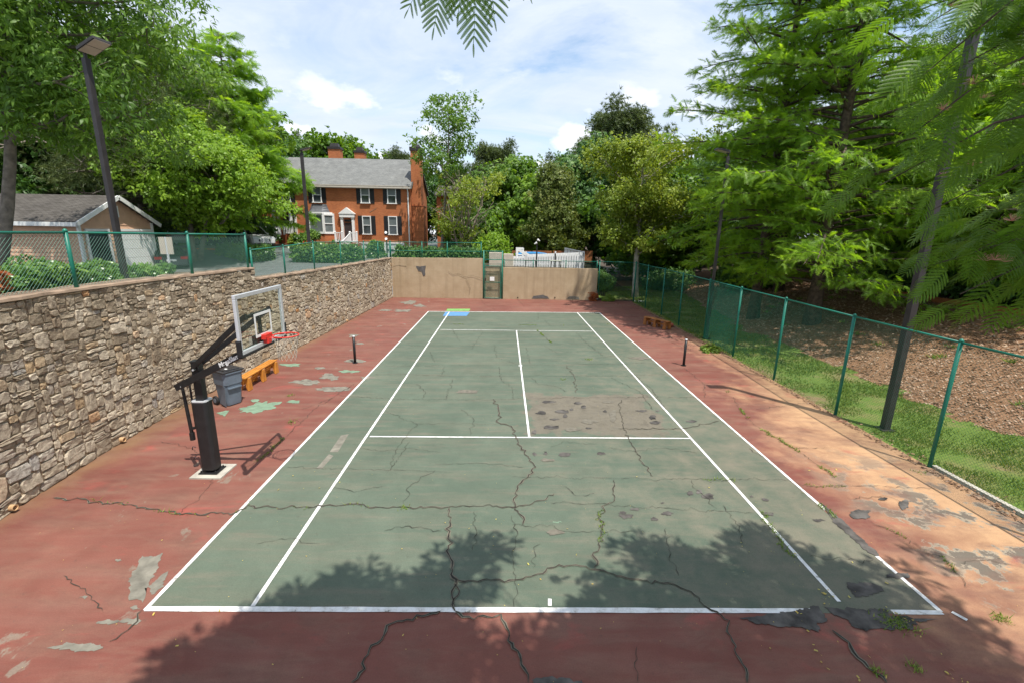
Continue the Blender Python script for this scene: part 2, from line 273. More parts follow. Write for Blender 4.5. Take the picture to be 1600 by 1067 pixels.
# ------------------------------------------------------------------ builders
def tagp(o, label=None, cat=None, group=None, kind=None):
    if label: o['label'] = label
    if cat: o['category'] = cat
    if group: o['group'] = group
    if kind: o['kind'] = kind
    return o
def thing(name, label, cat, loc=(0, 0, 0), rz=0., group=None):
    o = bpy.data.objects.new(name, None); COL.objects.link(o); o.location = loc; o.rotation_euler = (0, 0, rz); o.empty_display_size = .2
    return tagp(o, label, cat, group)
class MB:
    def __init__(s): s.v = []; s.f = []
    def quad(s, *p):
        n = len(s.v); s.v += [tuple(q) for q in p]; s.f.append(tuple(range(n, n+len(p)))); return s
    def box(s, c, d, rot=None, taper=1.):
        n = len(s.v); hx, hy, hz = d[0]/2, d[1]/2, d[2]/2
        for z in (-1, 1):
            k = taper if z > 0 else 1.
            for x, y in ((-1, -1), (1, -1), (1, 1), (-1, 1)):
                p = Vector((x*hx*k, y*hy*k, z*hz))
                if rot is not None: p = rot@p
                s.v.append((p.x+c[0], p.y+c[1], p.z+c[2]))
        s.f += [tuple(n+i for i in q) for q in ((3, 2, 1, 0), (4, 5, 6, 7), (0, 1, 5, 4), (1, 2, 6, 5), (2, 3, 7, 6), (3, 0, 4, 7))]; return s
    def bar(s, a, b, w, h, up=(0, 0, 1)):
        a, b = Vector(a), Vector(b); d = b-a; L = d.length; d.normalize(); upv = Vector(up)
        x = d.cross(upv)
        if x.length < 1e-4: x = d.cross(Vector((1, 0, 0)))
        x.normalize(); y = x.cross(d)
        return s.box((a+b)/2, (w, L, h), Matrix((x, d, y)).transposed())
    def tube(s, pts, r, n=8, cap=True):
        pts = [Vector(p) for p in pts]; rs = r if isinstance(r, (list, tuple)) else [r]*len(pts)
        base = len(s.v); prev = None
        for i, p in enumerate(pts):
            d = (pts[min(i+1, len(pts)-1)]-pts[max(i-1, 0)]).normalized()
            x = prev if prev is not None else Vector((1, 0, 0)) if abs(d.x) < .8 else Vector((0, 1, 0))
            x = (x-d*x.dot(d)).normalized(); y = d.cross(x); prev = x
            for k in range(n):
                a = 2*math.pi*k/n; q = p+(x*math.cos(a)+y*math.sin(a))*rs[i]; s.v.append(tuple(q))
        for i in range(len(pts)-1):
            for k in range(n):
                a = base+i*n+k; b2 = base+i*n+(k+1) % n; s.f.append((a, b2, b2+n, a+n))
        if cap:
            s.f.append(tuple(base+k for k in reversed(range(n)))); e = base+(len(pts)-1)*n; s.f.append(tuple(e+k for k in range(n)))
        return s
    def lathe(s, prof, c=(0, 0, 0), n=16, rot=None):
        base = len(s.v)
        for r, z in prof:
            for k in range(n):
                a = 2*math.pi*k/n; p = Vector((r*math.cos(a), r*math.sin(a), z))
                if rot is not None: p = rot@p
                s.v.append((p.x+c[0], p.y+c[1], p.z+c[2]))
        for i in range(len(prof)-1):
            for k in range(n):
                a = base+i*n+k; b2 = base+i*n+(k+1) % n; s.f.append((a, b2, b2+n, a+n))
        s.f.append(tuple(base+k for k in reversed(range(n)))); e = base+(len(prof)-1)*n; s.f.append(tuple(e+k for k in range(n)))
        return s
    def prism(s, poly, a, b):   # poly of 3-D points extruded by vector from a to b offset
        n = len(poly); base = len(s.v); a, b = Vector(a), Vector(b)
        s.v += [tuple(Vector(p)+a) for p in poly]+[tuple(Vector(p)+b) for p in poly]
        s.f.append(tuple(base+i for i in reversed(range(n)))); s.f.append(tuple(base+n+i for i in range(n)))
        for i in range(n): j = (i+1) % n; s.f.append((base+i, base+j, base+n+j, base+n+i))
        return s
    def mesh(s, name, mat, smooth=False):
        me = bpy.data.meshes.new(name); me.from_pydata(s.v, [], s.f); me.materials.append(mat)
        bm = bmesh.new(); bm.from_mesh(me); bmesh.ops.recalc_face_normals(bm, faces=bm.faces); bm.to_mesh(me); bm.free()
        if smooth:
            me.polygons.foreach_set('use_smooth', [True]*len(me.polygons))
        me.update(); return me
    def build(s, name, mat, parent=None, smooth=False, bevel=0.):
        o = bpy.data.objects.new(name, s.mesh(name, MT[mat] if isinstance(mat, str) else mat, smooth)); COL.objects.link(o)
        if parent is not None: o.parent = parent
        if bevel:
            bv = o.modifiers.new('bevel', 'BEVEL'); bv.width = bevel; bv.segments = 2; bv.limit_method = 'ANGLE'; bv.angle_limit = R_(40)
        return o
def link(name, me, parent=None, loc=(0, 0, 0), rot=(0, 0, 0), sc=(1, 1, 1)):
    o = bpy.data.objects.new(name, me); COL.objects.link(o); o.location = loc; o.rotation_euler = rot; o.scale = sc
    if parent is not None: o.parent = parent
    return o
KIDS = {}
def copy_thing(src, loc, rz=0., sc=None, label=None, group=None):
    r = src.copy(); COL.objects.link(r); r.location = loc; r.rotation_euler = (0, 0, rz)
    if sc is not None: r.scale = sc if isinstance(sc, (tuple, list)) else (sc,)*3
    if label: r['label'] = label
    if group: r['group'] = group
    for ch in src.children:
        c = ch.copy(); COL.objects.link(c); c.parent = r
        for g in ch.children:
            d = g.copy(); COL.objects.link(d); d.parent = c
    return r
def np_mesh(name, V, F, mat, tint=None, smooth=False):
    V = np.asarray(V, np.float32); F = np.asarray(F, np.int32); me = bpy.data.meshes.new(name)
    k = F.shape[1]
    me.vertices.add(len(V)); me.vertices.foreach_set('co', V.ravel())
    me.loops.add(F.size); me.loops.foreach_set('vertex_index', F.ravel())
    me.polygons.add(len(F)); me.polygons.foreach_set('loop_start', np.arange(0, F.size, k, dtype=np.int32)); me.polygons.foreach_set('loop_total', np.full(len(F), k, np.int32))
    if smooth: me.polygons.foreach_set('use_smooth', np.ones(len(F), bool))
    me.update(calc_edges=True); me.materials.append(mat)
    if tint is not None:
        a = me.attributes.new('tint', 'FLOAT', 'POINT'); a.data.foreach_set('value', np.asarray(tint, np.float32))
    return me

# ------------------------------------------------------------------ terrain heights
XW = [(-10, -9.15), (1.9, -9.48), (4.1, -9.73), (6.6, -9.88), (11.6, -9.75), (16., -9.52), (29.8, -9.2)]
def wall_x(y): return float(np.interp(y, [p[0] for p in XW], [p[1] for p in XW]))
def wall_top(y): return float(np.interp(y, [-10, 4, 11.59, 11.6, 17, 30], [3.75, 3.72, 3.62, 3.22, 3.13, 2.98]))
CTL = np.array([(-10.6, -12, 3.7), (-10.6, -2, 3.68), (-10.6, 4, 3.66), (-10.6, 9.5, 3.6), (-10.4, 13, 3.15), (-10.2, 20, 3.0), (-10., 28.5, 2.9), (-11.8, 6, 3.55), (-14, 5, 3.2), (-16, 12, 2.7), (-22, 20, 2.2), (-27, 21, 2.2), (-19, 22, 2.25), (-16, 19, 2.5), (-20, 33, 3.45), (-23, 33, 3.6), (-15.4, 30, 3.2), (-13, 25, 2.8), (-24, 41, 3.5), (-19, 41, 3.35), (-17.2, 40, 3.1), (-14, 42, 1.75), (-11, 42, 1.75), (-9, 42, 2.3), (-12.5, 35, 2.3), (-32, 35, 3.6), (-45, 20, 3), (-60, 60, 4), (-3, 31, 2.25), (2, 31, 2.25), (6.4, 31, 2.2), (5, 45, 2.2), (-4, 45, 2.3), (0, 90, 3), (-30, 100, 4), (30, 100, 3)], float)
def hL(x, y):
    d = (CTL[:, 0]-x)**2+(CTL[:, 1]-y)**2+.05; w = d**-1.6
    return float((w*CTL[:, 2]).sum()/w.sum())
def hR(x, y):
    e = 12.6+max(0, y-20)*.16+.5*mnoise.noise((x*.2, y*.25, 0))
    z = np.interp(x, [9, e, e+8.5, e+9, e+30, e+90], [-.04, .10, 2.0, 2.15, 3.0, 4.5])
    return float(z)+.05*mnoise.noise((x*.6, y*.6, 3))
def smooth(a, b, x): t = min(1, max(0, (x-a)/(b-a))); return t*t*(3-2*t)
def hB(x, y): k = smooth(6.0, 6.75+max(0, y-32)*.5, x); return hL(x, y)*(1-k)+hR(x, y)*k if k > 0 else hL(x, y)
def grid(name, xs, ys, hf, mats, pick):
    V = []; F = []; idx = []
    for y in ys:
        for x in xs:
            xx = x(y) if callable(x) else x; V.append((xx, y, hf(xx, y)))
    nx = len(xs)
    for j in range(len(ys)-1):
        for i in range(nx-1):
            a = j*nx+i; F.append((a, a+1, a+nx+1, a+nx)); c = [(V[a][k]+V[a+nx+1][k])/2 for k in (0, 1)]; idx.append(pick(*c))
    me = bpy.data.meshes.new(name); me.from_pydata(V, [], F)
    for q in mats: me.materials.append(MT[q])
    me.polygons.foreach_set('material_index', idx); me.polygons.foreach_set('use_smooth', [True]*len(F)); me.update()
    o = bpy.data.objects.new(name, me); COL.objects.link(o); o['kind'] = 'structure'; return o
def fr(a, b, s): n = max(1, int(round((b-a)/s))); return [a+(b-a)*i/n for i in range(n+1)]
def pickL(x, y):
    if y > 38.0 and -22.5 < x < -16.2: return 1
    if y > 39.5 and x < -9: return 0 if x > -16.2 else 1
    if x > -14.5 and y < 11.5: return 1
    if y > 29.5: return 0 if (y < 46 and x < -5) else 1
    if x < -34: return 1
    return 0
xsL = [-160, -110, -80, -60, -48]+fr(-40, -11, .7)+[(lambda k: (lambda y: wall_x(y)-k))(k) for k in (.9, .33)]
grid('upper_ground', xsL, fr(-25, 29.6, .8), hL, ['asphalt', 'soil'], pickL)
grid('back_ground', [-160, -110, -80, -60]+fr(-48, 11, .7), [29.9]+fr(30.3, 50, .7)+[55, 62, 75, 100, 150, 220], hB, ['asphalt', 'soil', 'lawn'], lambda x, y: 2 if x > 6.8 and y < 36 else pickL(x, y))
def pickR(x, y):
    e = 12.6+max(0, y-20)*.16+.5*mnoise.noise((x*.2, y*.25, 0))+.45*mnoise.noise((x*.9, y*.9, 5))
    return 0 if x < e and y < 40 else (1 if x < e+9.2 and y < 45 else 2)
grid('right_bank', [(lambda y: 9.05 if y < 29.9 else 11.)]+fr(11.0001, 24, .3)+fr(25, 45, 2)+[60, 90, 160], fr(-25, 48, .45)+[52, 60, 80, 120, 220], hR, ['lawn', 'mulch', 'soil'], pickR)

# ------------------------------------------------------------------ court
def sheet(name, pts, z, mat, parent=None, kind='structure'):
    o = MB().quad(*[(p[0], p[1], z) for p in pts]).build(name, mat, parent)
    if kind: o['kind'] = kind
    return o
L0, L1, L2, L3 = G(227, 953), G(1471, 958.5), G(936.5, 489), G(669.5, 487)
court = MB().quad(*([(-9.7, -9, 0), (9.12, -9, 0), (9.12, 29.45, 0), (6.7, 29.95, 0), (-9.4, 29.7, 0), (-10.1, 6.6, 0)])).build('court_surface', 'red'); court['kind'] = 'structure'
cg = sheet('green_playing_area', [L0, L1, L2, L3], .004, 'green', court)
def stripe(name, a, b, w, z=.009):
    a, b = Vector(a), Vector(b); d = (b-a).normalized(); n = Vector((-d.y, d.x, 0))*w/2
    L = (b-a).length; k = max(2, int(L/.25)); mb = MB(); pr = None; r2 = random.Random(int(L*1000))
    for i in range(k+1):
        p = a+(b-a)*i/k; j = n*(1+r2.uniform(-.1, .1))
        q = (p-j, p+j)
        if pr: mb.quad((*pr[0].xy, z), (*q[0].xy, z), (*q[1].xy, z), (*pr[1].xy, z))
        pr = q
    o = mb.build(name, 'line', court); o['kind'] = 'structure'; return o
stripe('baseline_marking', G(228, 951), G(1282, 954.3), .085); stripe('baseline_marking', G(1394, 956), G(1472, 957), .075)
stripe('baseline_marking', L3, L2, .09)
stripe('sideline_marking', L0, L3, .06, .0105); stripe('sideline_marking', G(1290, 797), L2, .06, .0105); stripe('sideline_marking', G(1370, 869), G(1470, 956), .065, .0105)
stripe('singles_line_marking', G(395, 947), G(702, 488), .06, .0115); stripe('singles_line_marking', G(1311, 940), G(902, 489), .06, .0115)
stripe('service_line_marking', G(578, 682), G(1079, 685), .055, .013); stripe('service_line_marking', G(688, 515.5), G(926, 518), .06, .013)
stripe('centre_line_marking', G(827, 683), G(807, 517), .055, .0145); stripe('centre_mark', G(859, 947), G(859, 936), .05, .0145)
stripe('old_line_marking', G(1487, 956), G(1511, 969), .06, .0105); stripe('centre_mark', G(810, 571.5), G(816, 571.5), .1, .0155)
for nm, q, mt_ in (('blue_paint_marking', [(692, 494), (729, 494), (734, 488.5), (696, 488)], 'bluepaint'), ('lime_paint_marking', [(697, 486.5), (733, 486.5), (735, 483), (699, 483)], 'limepaint')):
    sheet(nm, [G(*p) for p in q], .007, mt_, court)
for q in ([(494, 732), (514, 709), (521, 712), (503, 732)], [(515, 706), (533, 680), (545, 678), (528, 706)]):
    sheet('faded_paint_patch', [G(*p) for p in q], .0065, 'greypatch', court)

def crack_path(pts, seed, amp=.05):
    r = random.Random(seed); P = [G(*p) for p in pts]; out = [P[0]]
    for a, b in zip(P, P[1:]):
        L = (b-a).length; k = max(1, int(L/.06)); d = (b-a)/max(L, 1e-6); nrm = Vector((-d.y, d.x, 0))
        for i in range(1, k+1):
            t = i/k; w = math.sin(math.pi*t)**.5 if i < k else 0
            out.append(a+(b-a)*t+nrm*(mnoise.noise((a.x+i*.31, a.y*3, seed))*amp*2+mnoise.noise((a.x+i*.83, a.y*5, seed+9))*amp*1.1+r.uniform(-.5, .5)*amp*.75)*w)
    return out
CR_T = [  # wide cracks: (width, points)
 (.030, [(83, 778), (134, 780), (159, 785), (191, 787), (230, 795), (261, 800), (283, 804), (339, 802), (369, 801), (387, 790), (432, 793), (490, 793), (504, 791), (535, 790), (558, 787), (576, 793), (630, 792), (684, 793), (729, 791), (801, 793), (828, 789), (850, 782), (866, 771)]),
 (.040, [(771, 624), (780, 644), (778, 660), (799, 666), (806, 683), (823, 712), (837, 730), (814, 755), (805, 771), (805, 793), (810, 802), (817, 820)]),
 (.040, [(702, 793), (703, 816), (701, 838), (700, 865), (706, 888), (713, 906), (706, 924), (711, 955)]), (.03, [(713, 906), (718, 924), (711, 948)]),
 (.030, [(713, 906), (760, 905), (810, 906), (841, 897), (855, 888), (900, 883), (930, 890), (985, 905), (1050, 912), (1080, 925), (1105, 950), (1140, 970), (1150, 1010), (1167, 1067)]),
 (.028, [(930, 890), (935, 850), (942, 820), (935, 805), (960, 780), (959, 750)]),
 (.034, [(689, 955), (621, 971), (580, 1009), (549, 1067)]), (.034, [(711, 955), (733, 964), (783, 960), (792, 982), (819, 1045), (825, 1067)]),
 (.026, [(975, 670), (987, 695), (1020, 745)]), (.036, [(1300, 985), (1350, 1035), (1385, 1067)]), (.024, [(223, 953), (200, 985), (170, 1003)]),
 (.024, [(900, 614), (897, 588), (885, 571)]), (.022, [(965, 670), (1066, 670), (1124, 658)]), (.024, [(971, 625), (968, 640), (975, 670)])]
CR_N = [[(445, 730), (540, 733), (630, 735), (700, 738)], [(680, 726), (751, 724), (819, 730)], [(603, 643), (652, 663), (621, 699), (610, 735)], [(652, 663), (700, 662), (778, 663)], [(530, 618), (553, 620), (640, 624), (765, 625), (771, 624), (939, 621)], [(680, 735), (643, 757), (639, 775), (630, 787)],
 [(800, 745), (950, 747), (1080, 749), (1230, 750), (1270, 760), (1350, 759), (1435, 762), (1480, 764)], [(800, 820), (865, 821), (880, 830), (900, 832), (935, 831), (990, 830)], [(800, 805), (805, 850), (803, 880), (805, 906), (803, 950)], [(833, 888), (836, 865), (845, 850)], [(860, 786), (930, 787), (1050, 795), (1180, 802)],
 [(586, 585), (640, 585), (705, 588), (802, 588), (887, 588), (991, 587), (1040, 585)], [(600, 572), (698, 571), (809, 571), (887, 570), (965, 569), (1010, 567)], [(640, 541), (689, 540), (796, 540), (919, 537), (985, 536)], [(660, 524), (692, 523), (800, 521)], [(706, 514), (718, 533)], [(754, 520), (745, 533), (737, 546)], [(773, 540), (776, 559), (809, 570)], [(672, 550), (679, 566)], [(780, 572), (783, 595), (802, 608), (802, 624)], [(695, 572), (690, 587)], [(707, 592), (697, 624)], [(900, 520), (916, 536), (942, 556)], [(841, 489), (841, 500), (820, 508)], [(822, 543), (828, 569)], [(840, 517), (861, 536)], [(700, 507), (760, 508), (880, 509)],
 [(1145, 620), (1160, 645), (1180, 665), (1230, 695), (1275, 725), (1305, 745)], [(1069, 575), (1101, 601), (1101, 621)], [(939, 621), (1095, 621), (1160, 624), (1240, 626)], [(1040, 825), (1045, 860), (1060, 900)], [(1470, 870), (1490, 890), (1510, 920)], [(1360, 815), (1395, 830), (1440, 862), (1470, 870)], [(340, 740), (318, 770), (283, 802)], [(380, 735), (410, 715), (450, 680), (490, 640), (553, 600)], [(990, 585), (1020, 610), (1040, 640)], [(1080, 750), (1100, 775), (1120, 795)], [(750, 467), (757, 476), (775, 485)], [(808, 468), (820, 480)], [(900, 468), (905, 478)], [(995, 1010), (995, 1067)], [(420, 505), (520, 510), (640, 512)], [(470, 640), (520, 622)],
 [(1265, 870), (1330, 873), (1372, 880)], [(955, 590), (1000, 612), (1020, 640)], [(612, 730), (640, 690)], [(1020, 520), (1060, 540), (1090, 552)], [(1180, 640), (1260, 630), (1300, 632)], [(1230, 700), (1300, 700)], [(850, 500), (860, 510), (930, 507)]]
CR_N += [[(560, 700), (600, 705), (640, 700), (690, 708)], [(860, 700), (880, 690), (930, 695)], [(740, 800), (745, 830), (738, 860)], [(880, 760), (900, 775), (930, 770)], [(520, 760), (560, 768), (600, 760)], [(600, 830), (640, 822), (690, 830)], [(1130, 790), (1150, 815), (1160, 850)], [(400, 850), (440, 842), (500, 850)], [(950, 700), (990, 705), (1040, 700), (1090, 708)], [(720, 640), (740, 655), (735, 680)], [(850, 540), (870, 552), (930, 548)], [(650, 600), (665, 612), (660, 624)], [(830, 590), (840, 600), (870, 604), (885, 612)], [(930, 560), (960, 556), (1000, 560)], [(690, 497), (720, 501), (760, 499)], [(100, 900), (140, 930), (160, 955)], [(250, 690), (300, 700), (330, 720)], [(450, 560), (520, 556), (560, 560)], [(600, 500), (640, 497), (662, 500)], [(720, 480), (800, 478), (900, 480)], [(960, 490), (1000, 505), (1040, 508)], [(1170, 700), (1200, 720), (1230, 725)], [(1330, 780), (1380, 775), (1430, 785)], [(1500, 880), (1540, 875), (1590, 885)]]
def crack_obj(paths, name, mat, z):
    mb = MB()
    for w, pts, sd in paths:
        P = crack_path(pts, sd); pr = None; n = len(P)
        for i, p in enumerate(P):
            d = (P[min(i+1, n-1)]-P[max(0, i-1)]); d.normalize() if d.length else None
            nn = Vector((-d.y, d.x, 0))*w*.29*(.2+1.6*abs(mnoise.noise((i*.37, sd*7.7, 0)))+.45*rnd.random())*(.3 if i in (0, n-1) else 1)
            q = (p-nn, p+nn)
            if pr: mb.quad((*pr[0].xy, z), (*q[0].xy, z), (*q[1].xy, z), (*pr[1].xy, z))
            pr = q
    o = mb.build(name, mat, court); o['kind'] = 'stuff'; return o
MT['lip'] = simple('dusty_crack_lip', (.150, .135, .102), .95, .35, 3.)
crack_obj([(w*2.1, p, i) for i, (w, p) in enumerate(CR_T)], 'crack_lips', 'lip', .0160)
crack_obj([(w, p, i) for i, (w, p) in enumerate(CR_T)], 'surface_cracks', 'crack', .018)
crack_obj([(.021 if min(q[1] for q in p) < 640 else .016, p, 50+i) for i, p in enumerate(CR_N)], 'hairline_cracks', 'crackthin', .0165)
def blob_obj(name, blobs, mat, z, rough=.22):
    mb = MB(); r = random.Random(len(blobs)+int(z*10000))
    for bi, b in enumerate(blobs):
        if isinstance(b[0], tuple): P = [G(*p) for p in b]
        else:
            u, v, w, h = b; P = [G(u+w/2*math.cos(a)*(1+r.uniform(-.3, .3)), v+h/2*math.sin(a)*(1+r.uniform(-.3, .3))) for a in [2*math.pi*k/9 for k in range(9)]]
        out = []
        n = len(P); c = sum(P, Vector())/n; zz = z+bi*.00002
        for i in range(n):
            a, b2 = P[i], P[(i+1) % n]; L = (b2-a).length; k = max(3, int(L/.025))
            for j in range(k):
                p = a+(b2-a)*j/k; sz = (p-c).length
                p = c+(p-c)*(1+rough*1.5*mnoise.noise((p.x*3.1, p.y*3.1, bi))+rough*1.1*mnoise.noise((p.x*8, p.y*8, bi))); q_ = Vector((mnoise.noise((p.x*21, p.y*21, bi)), mnoise.noise((p.x*21, p.y*21, bi+50)), 0))*.035; p = p+q_; out.append((p.x, p.y, zz))
        mb.quad(*out)
    bm = bmesh.new(); me = bpy.data.meshes.new(name); me.from_pydata(mb.v, [], mb.f); bm.from_mesh(me); bmesh.ops.triangulate(bm, faces=bm.faces, ngon_method='EAR_CLIP')
    for f in bm.faces:
        if f.normal.z < 0: f.normal_flip()
    bm.to_mesh(me); bm.free(); me.materials.append(MT[mat]); o = link(name, me, court); o['kind'] = 'stuff'; return o
def z2(l, s=2., ox=800, oy=600): return [(x/s+ox, y/s+oy) for x, y in l]
blob_obj('grey_bare_patches', [[(207, 897), (222, 870), (250, 865), (243, 890), (225, 930), (205, 932), (195, 920)], [(235, 915), (252, 898), (262, 893), (255, 915), (240, 925)], [(80, 1012), (100, 1003), (160, 1006), (165, 1014), (120, 1018)], (168, 972, 34, 9), (205, 970, 30, 10), (130, 933, 18, 5), (212, 950, 12, 10), (185, 875, 10, 4), (480, 596, 40, 8), (515, 589, 26, 9), (555, 564, 26, 6), (525, 608, 60, 7), (572, 590, 24, 5), (640, 473, 24, 5), (655, 478, 20, 4), (628, 486, 28, 4), (553, 524, 16, 4), (562, 537, 12, 3), (500, 575, 14, 4), (603, 485, 18, 3)], 'greypatch', .0055, .35)
blob_obj('old_green_paint_patches', [[(366, 640), (385, 636), (400, 630), (415, 627), (437, 630), (430, 637), (415, 642), (385, 646)], [(340, 645), (360, 640), (352, 650)], (460, 627, 24, 5), (398, 626, 12, 4), (290, 515, 5, 2), (1300, 470, 4, 2), (455, 570, 30, 6), (870, 815, 12, 4), (545, 580, 30, 5)], 'tealpatch', .0058, .3)
blob_obj('bitumen_patches', [z2([(730, 738), (830, 720), (900, 706), (960, 697), (975, 720), (985, 745), (965, 768), (860, 758)]), z2([(985, 700), (1060, 700), (1180, 706), (1190, 722), (1330, 737), (1240, 765), (1130, 765), (1075, 760), (1040, 735)]), z2([(978, 385), (1030, 420), (1100, 490), (1143, 528), (1115, 528), (1050, 470), (1000, 430)]),
   (1107, 776, 20, 11), (1093, 769, 10, 6), (979, 807, 24, 9), (993, 796, 16, 5), (972, 801, 14, 5), (1042, 802, 18, 6), (1022, 811, 14, 5), (882, 710, 18, 7), (852, 708, 7, 5), (940, 709, 13, 5), (835, 710, 7, 5), (1079, 771, 9, 9), (1174, 776, 8, 4), (1196, 781, 12, 4), (1200, 803, 22, 6), (1280, 813, 16, 5), (1035, 786, 8, 3), (878, 643, 22, 5), (858, 628, 28, 4), (845, 645, 14, 5), (862, 668, 24, 7), (835, 675, 10, 6), (903, 630, 12, 4), (912, 636, 8, 5), (884, 650, 8, 6), (919, 669, 8, 3), (1003, 642, 18, 3), (1020, 652, 10, 8), (1025, 660, 18, 5), (1027, 642, 7, 3), (893, 640, 7, 3), (1080, 658, 14, 4), (865, 655, 14, 3), (945, 643, 8, 3), (1345, 803, 34, 15), (1413, 789, 18, 16), (1380, 780, 14, 5), (1350, 922, 50, 24), (1400, 900, 44, 9)], 'bitumen', .0122, .25)
blob_obj('drain_slab', [z2([(60, 922), (120, 918), (220, 930), (228, 948), (60, 948)])], 'bitumen', .019, .1)
MT['ring'] = simple('faint_grey_ring_stain', (.15, .135, .105), .8, .25, 8.)
blob_obj('dried_puddle_stains', [(921, 659, 24, 7), (857, 719, 22, 5), (892, 671, 26, 8), (950, 628, 20, 3), (958, 650, 10, 22), (865, 832, 30, 8), (730, 612, 40, 6), (1000, 560, 30, 4)], 'ring', .0135, .15)

# ------------------------------------------------------------------ leaf scattering helpers
def rot_from(nrm, tan):
    n = nrm/np.linalg.norm(nrm, axis=1, keepdims=True); t = tan-n*(tan*n).sum(1, keepdims=True); t /= np.linalg.norm(t, axis=1, keepdims=True)+1e-9
    return np.stack([t, np.cross(n, t), n], 2)      # columns: x=tan, y, z=normal
def scatter(TV, TF, pos, Rm, sc, tint, tvar=None):
    N_ = len(pos); V = np.einsum('nij,kj->nki', Rm, TV)*np.asarray(sc)[:, None, None]+pos[:, None, :]
    F = TF[None]+(np.arange(N_)*len(TV))[:, None, None]
    T = np.repeat(tint, len(TV)).reshape(N_, -1)
    if tvar is not None: T = T+tvar[None]
    return V.reshape(-1, 3), F.reshape(-1, TF.shape[1]), np.clip(T.ravel(), 0, 1)
def leaf_quad(L, w, bend=.12):  # 4 verts, 2 tris: folded rhombus leaf along +x
    return np.array([(0, 0, 0), (L*.45, w/2, bend*L), (L, 0, -bend*L*.6), (L*.45, -w/2, bend*L)], float), np.array([(0, 1, 3), (1, 2, 3)])
def spray_template(n, L, w, spread, seed, drop=.2):
    r = np.random.RandomState(seed); V = []; F = []; tv = []
    lv, lf = leaf_quad(L, w)
    for i in range(n):
        a = r.uniform(-1.3, 1.3) + (math.pi if r.rand() < .25 else 0); rr = r.uniform(0, spread); el = r.uniform(-.7, .45)
        ca, sa = math.cos(a), math.sin(a); ce, se = math.cos(el), math.sin(el)
        Rz = np.array([[ca, -sa, 0], [sa, ca, 0], [0, 0, 1]]); Ry = np.array([[ce, 0, -se], [0, 1, 0], [se, 0, ce]]); roll = r.uniform(-.8, .8); Rx = np.array([[1, 0, 0], [0, math.cos(roll), -math.sin(roll)], [0, math.sin(roll), math.cos(roll)]])
        k = r.uniform(.7, 1.25)
        v = (lv*k)@(Rz@Ry@Rx).T+np.array([rr*ca*.8, rr*sa*.8, r.uniform(-.3, .3)*spread-drop*rr]); F.append(lf+len(V)*4); V.append(v); tv += [r.uniform(-.12, .12)]*4
    return np.concatenate(V), np.concatenate(F), np.array(tv)
def frond_template(n, L, nl, nw, droop, seed):  # feathery cypress spray: needles both sides of a drooping axis
    r = np.random.RandomState(seed); V = []; F = []; tv = []
    for i in range(n):
        t = (i+.5)/n; x = t*L; z = -droop*t*t; s = 1 if i % 2 else -1; ln = nl*(1-.55*t)*r.uniform(.75, 1.2); a = r.uniform(.75, 1.15)*s
        b = len(V); V += [(x-nw, 0, z), (x+nw, 0, z), (x+math.cos(a)*ln, math.sin(a)*ln, z-r.uniform(.0, .25)*ln)]; F.append((b, b+1, b+2)); tv += [r.uniform(-.1, .1)]*3
    return np.array(V), np.array(F), np.array(tv)
def tuft_template(n, L, w, seed):
    r = np.random.RandomState(seed); V = []; F = []; tv = []
    for i in range(n):
        d = r.normal(size=3); d[2] = abs(d[2])*.7+.1; d /= np.linalg.norm(d); q = np.cross(d, r.normal(size=3)); q /= np.linalg.norm(q)
        b = len(V); V += [tuple(q*w/2), tuple(-q*w/2), tuple(d*L*r.uniform(.7, 1.1))]; F.append((b, b+1, b+2)); tv += [r.uniform(-.1, .1)]*3
    return np.array(V), np.array(F), np.array(tv)
TPL = {'leaf': spray_template(6, .20, .12, .22, 1), 'bigleaf': spray_template(5, .26, .19, .24, 2), 'farleaf': spray_template(6, .30, .20, .34, 3), 'frond': frond_template(22, .50, .18, .021, .13, 4), 'farfrond': frond_template(12, .60, .26, .045, .18, 6), 'tuft': tuft_template(12, .26, .022, 5), 'tuftbig': tuft_template(14, .50, .065, 15), 'long': spray_template(6, .24, .075, .22, 8, .5), 'hedge': spray_template(6, .105, .055, .10, 9)}
def limb_points(a, b, k, wob, r, sag=0.):
    a, b = np.array(a, float), np.array(b, float); out = []; L = np.linalg.norm(b-a); ph = r.normal(size=(2, 3))
    for i in range(k+1):
        t = i/k; p = a+(b-a)*t+wob*L*(ph[0]*math.sin(t*3.1)*.5+ph[1]*math.sin(t*6.3)*.25); p[2] += sag*L*4*t*(1-t); 
        if i == 0: p = a
        out.append(p)
    return out
def crown_mesh(name, clumps, nspray, tpl, mat, seed, up=.7, outw=.5, ctr=None, flat=.65, scv=.3):
    r = np.random.RandomState(seed); C = np.array([c[0] for c in clumps]); S = np.array([c[1] for c in clumps]); ct = np.clip(r.normal(.45, .2, len(C)), 0, 1)
    w = S**2; idx = r.choice(len(C), nspray, p=w/w.sum()); g = r.normal(size=(nspray, 3))*np.array([1, 1, flat]); gl = np.linalg.norm(g, axis=1, keepdims=True); g = g/np.maximum(gl, 1e-6)*np.minimum(gl, 1.9)
    pos = C[idx]+g*S[idx][:, None]*.55
    o = g/np.maximum(np.linalg.norm(g, axis=1, keepdims=True), 1e-6)
    if ctr is not None:
        d = pos-np.array(ctr); d /= np.linalg.norm(d, axis=1, keepdims=True)+1e-6; o = o*.5+d*.6
    nrm = o*outw+np.array([.30, -.42, up])+r.normal(size=(nspray, 3))*.5; tan = o+r.normal(size=(nspray, 3))*.55+np.array([0, 0, -.25])
    TV, TF, tv = TPL[tpl]; tint = np.clip(ct[idx]*.6+r.rand(nspray)*.45-.05, 0, 1)
    V, F, T = scatter(TV, TF, pos, rot_from(nrm, tan), 1+r.uniform(-scv, scv, nspray), tint, tv); return np_mesh(name, V, F, mat, T)
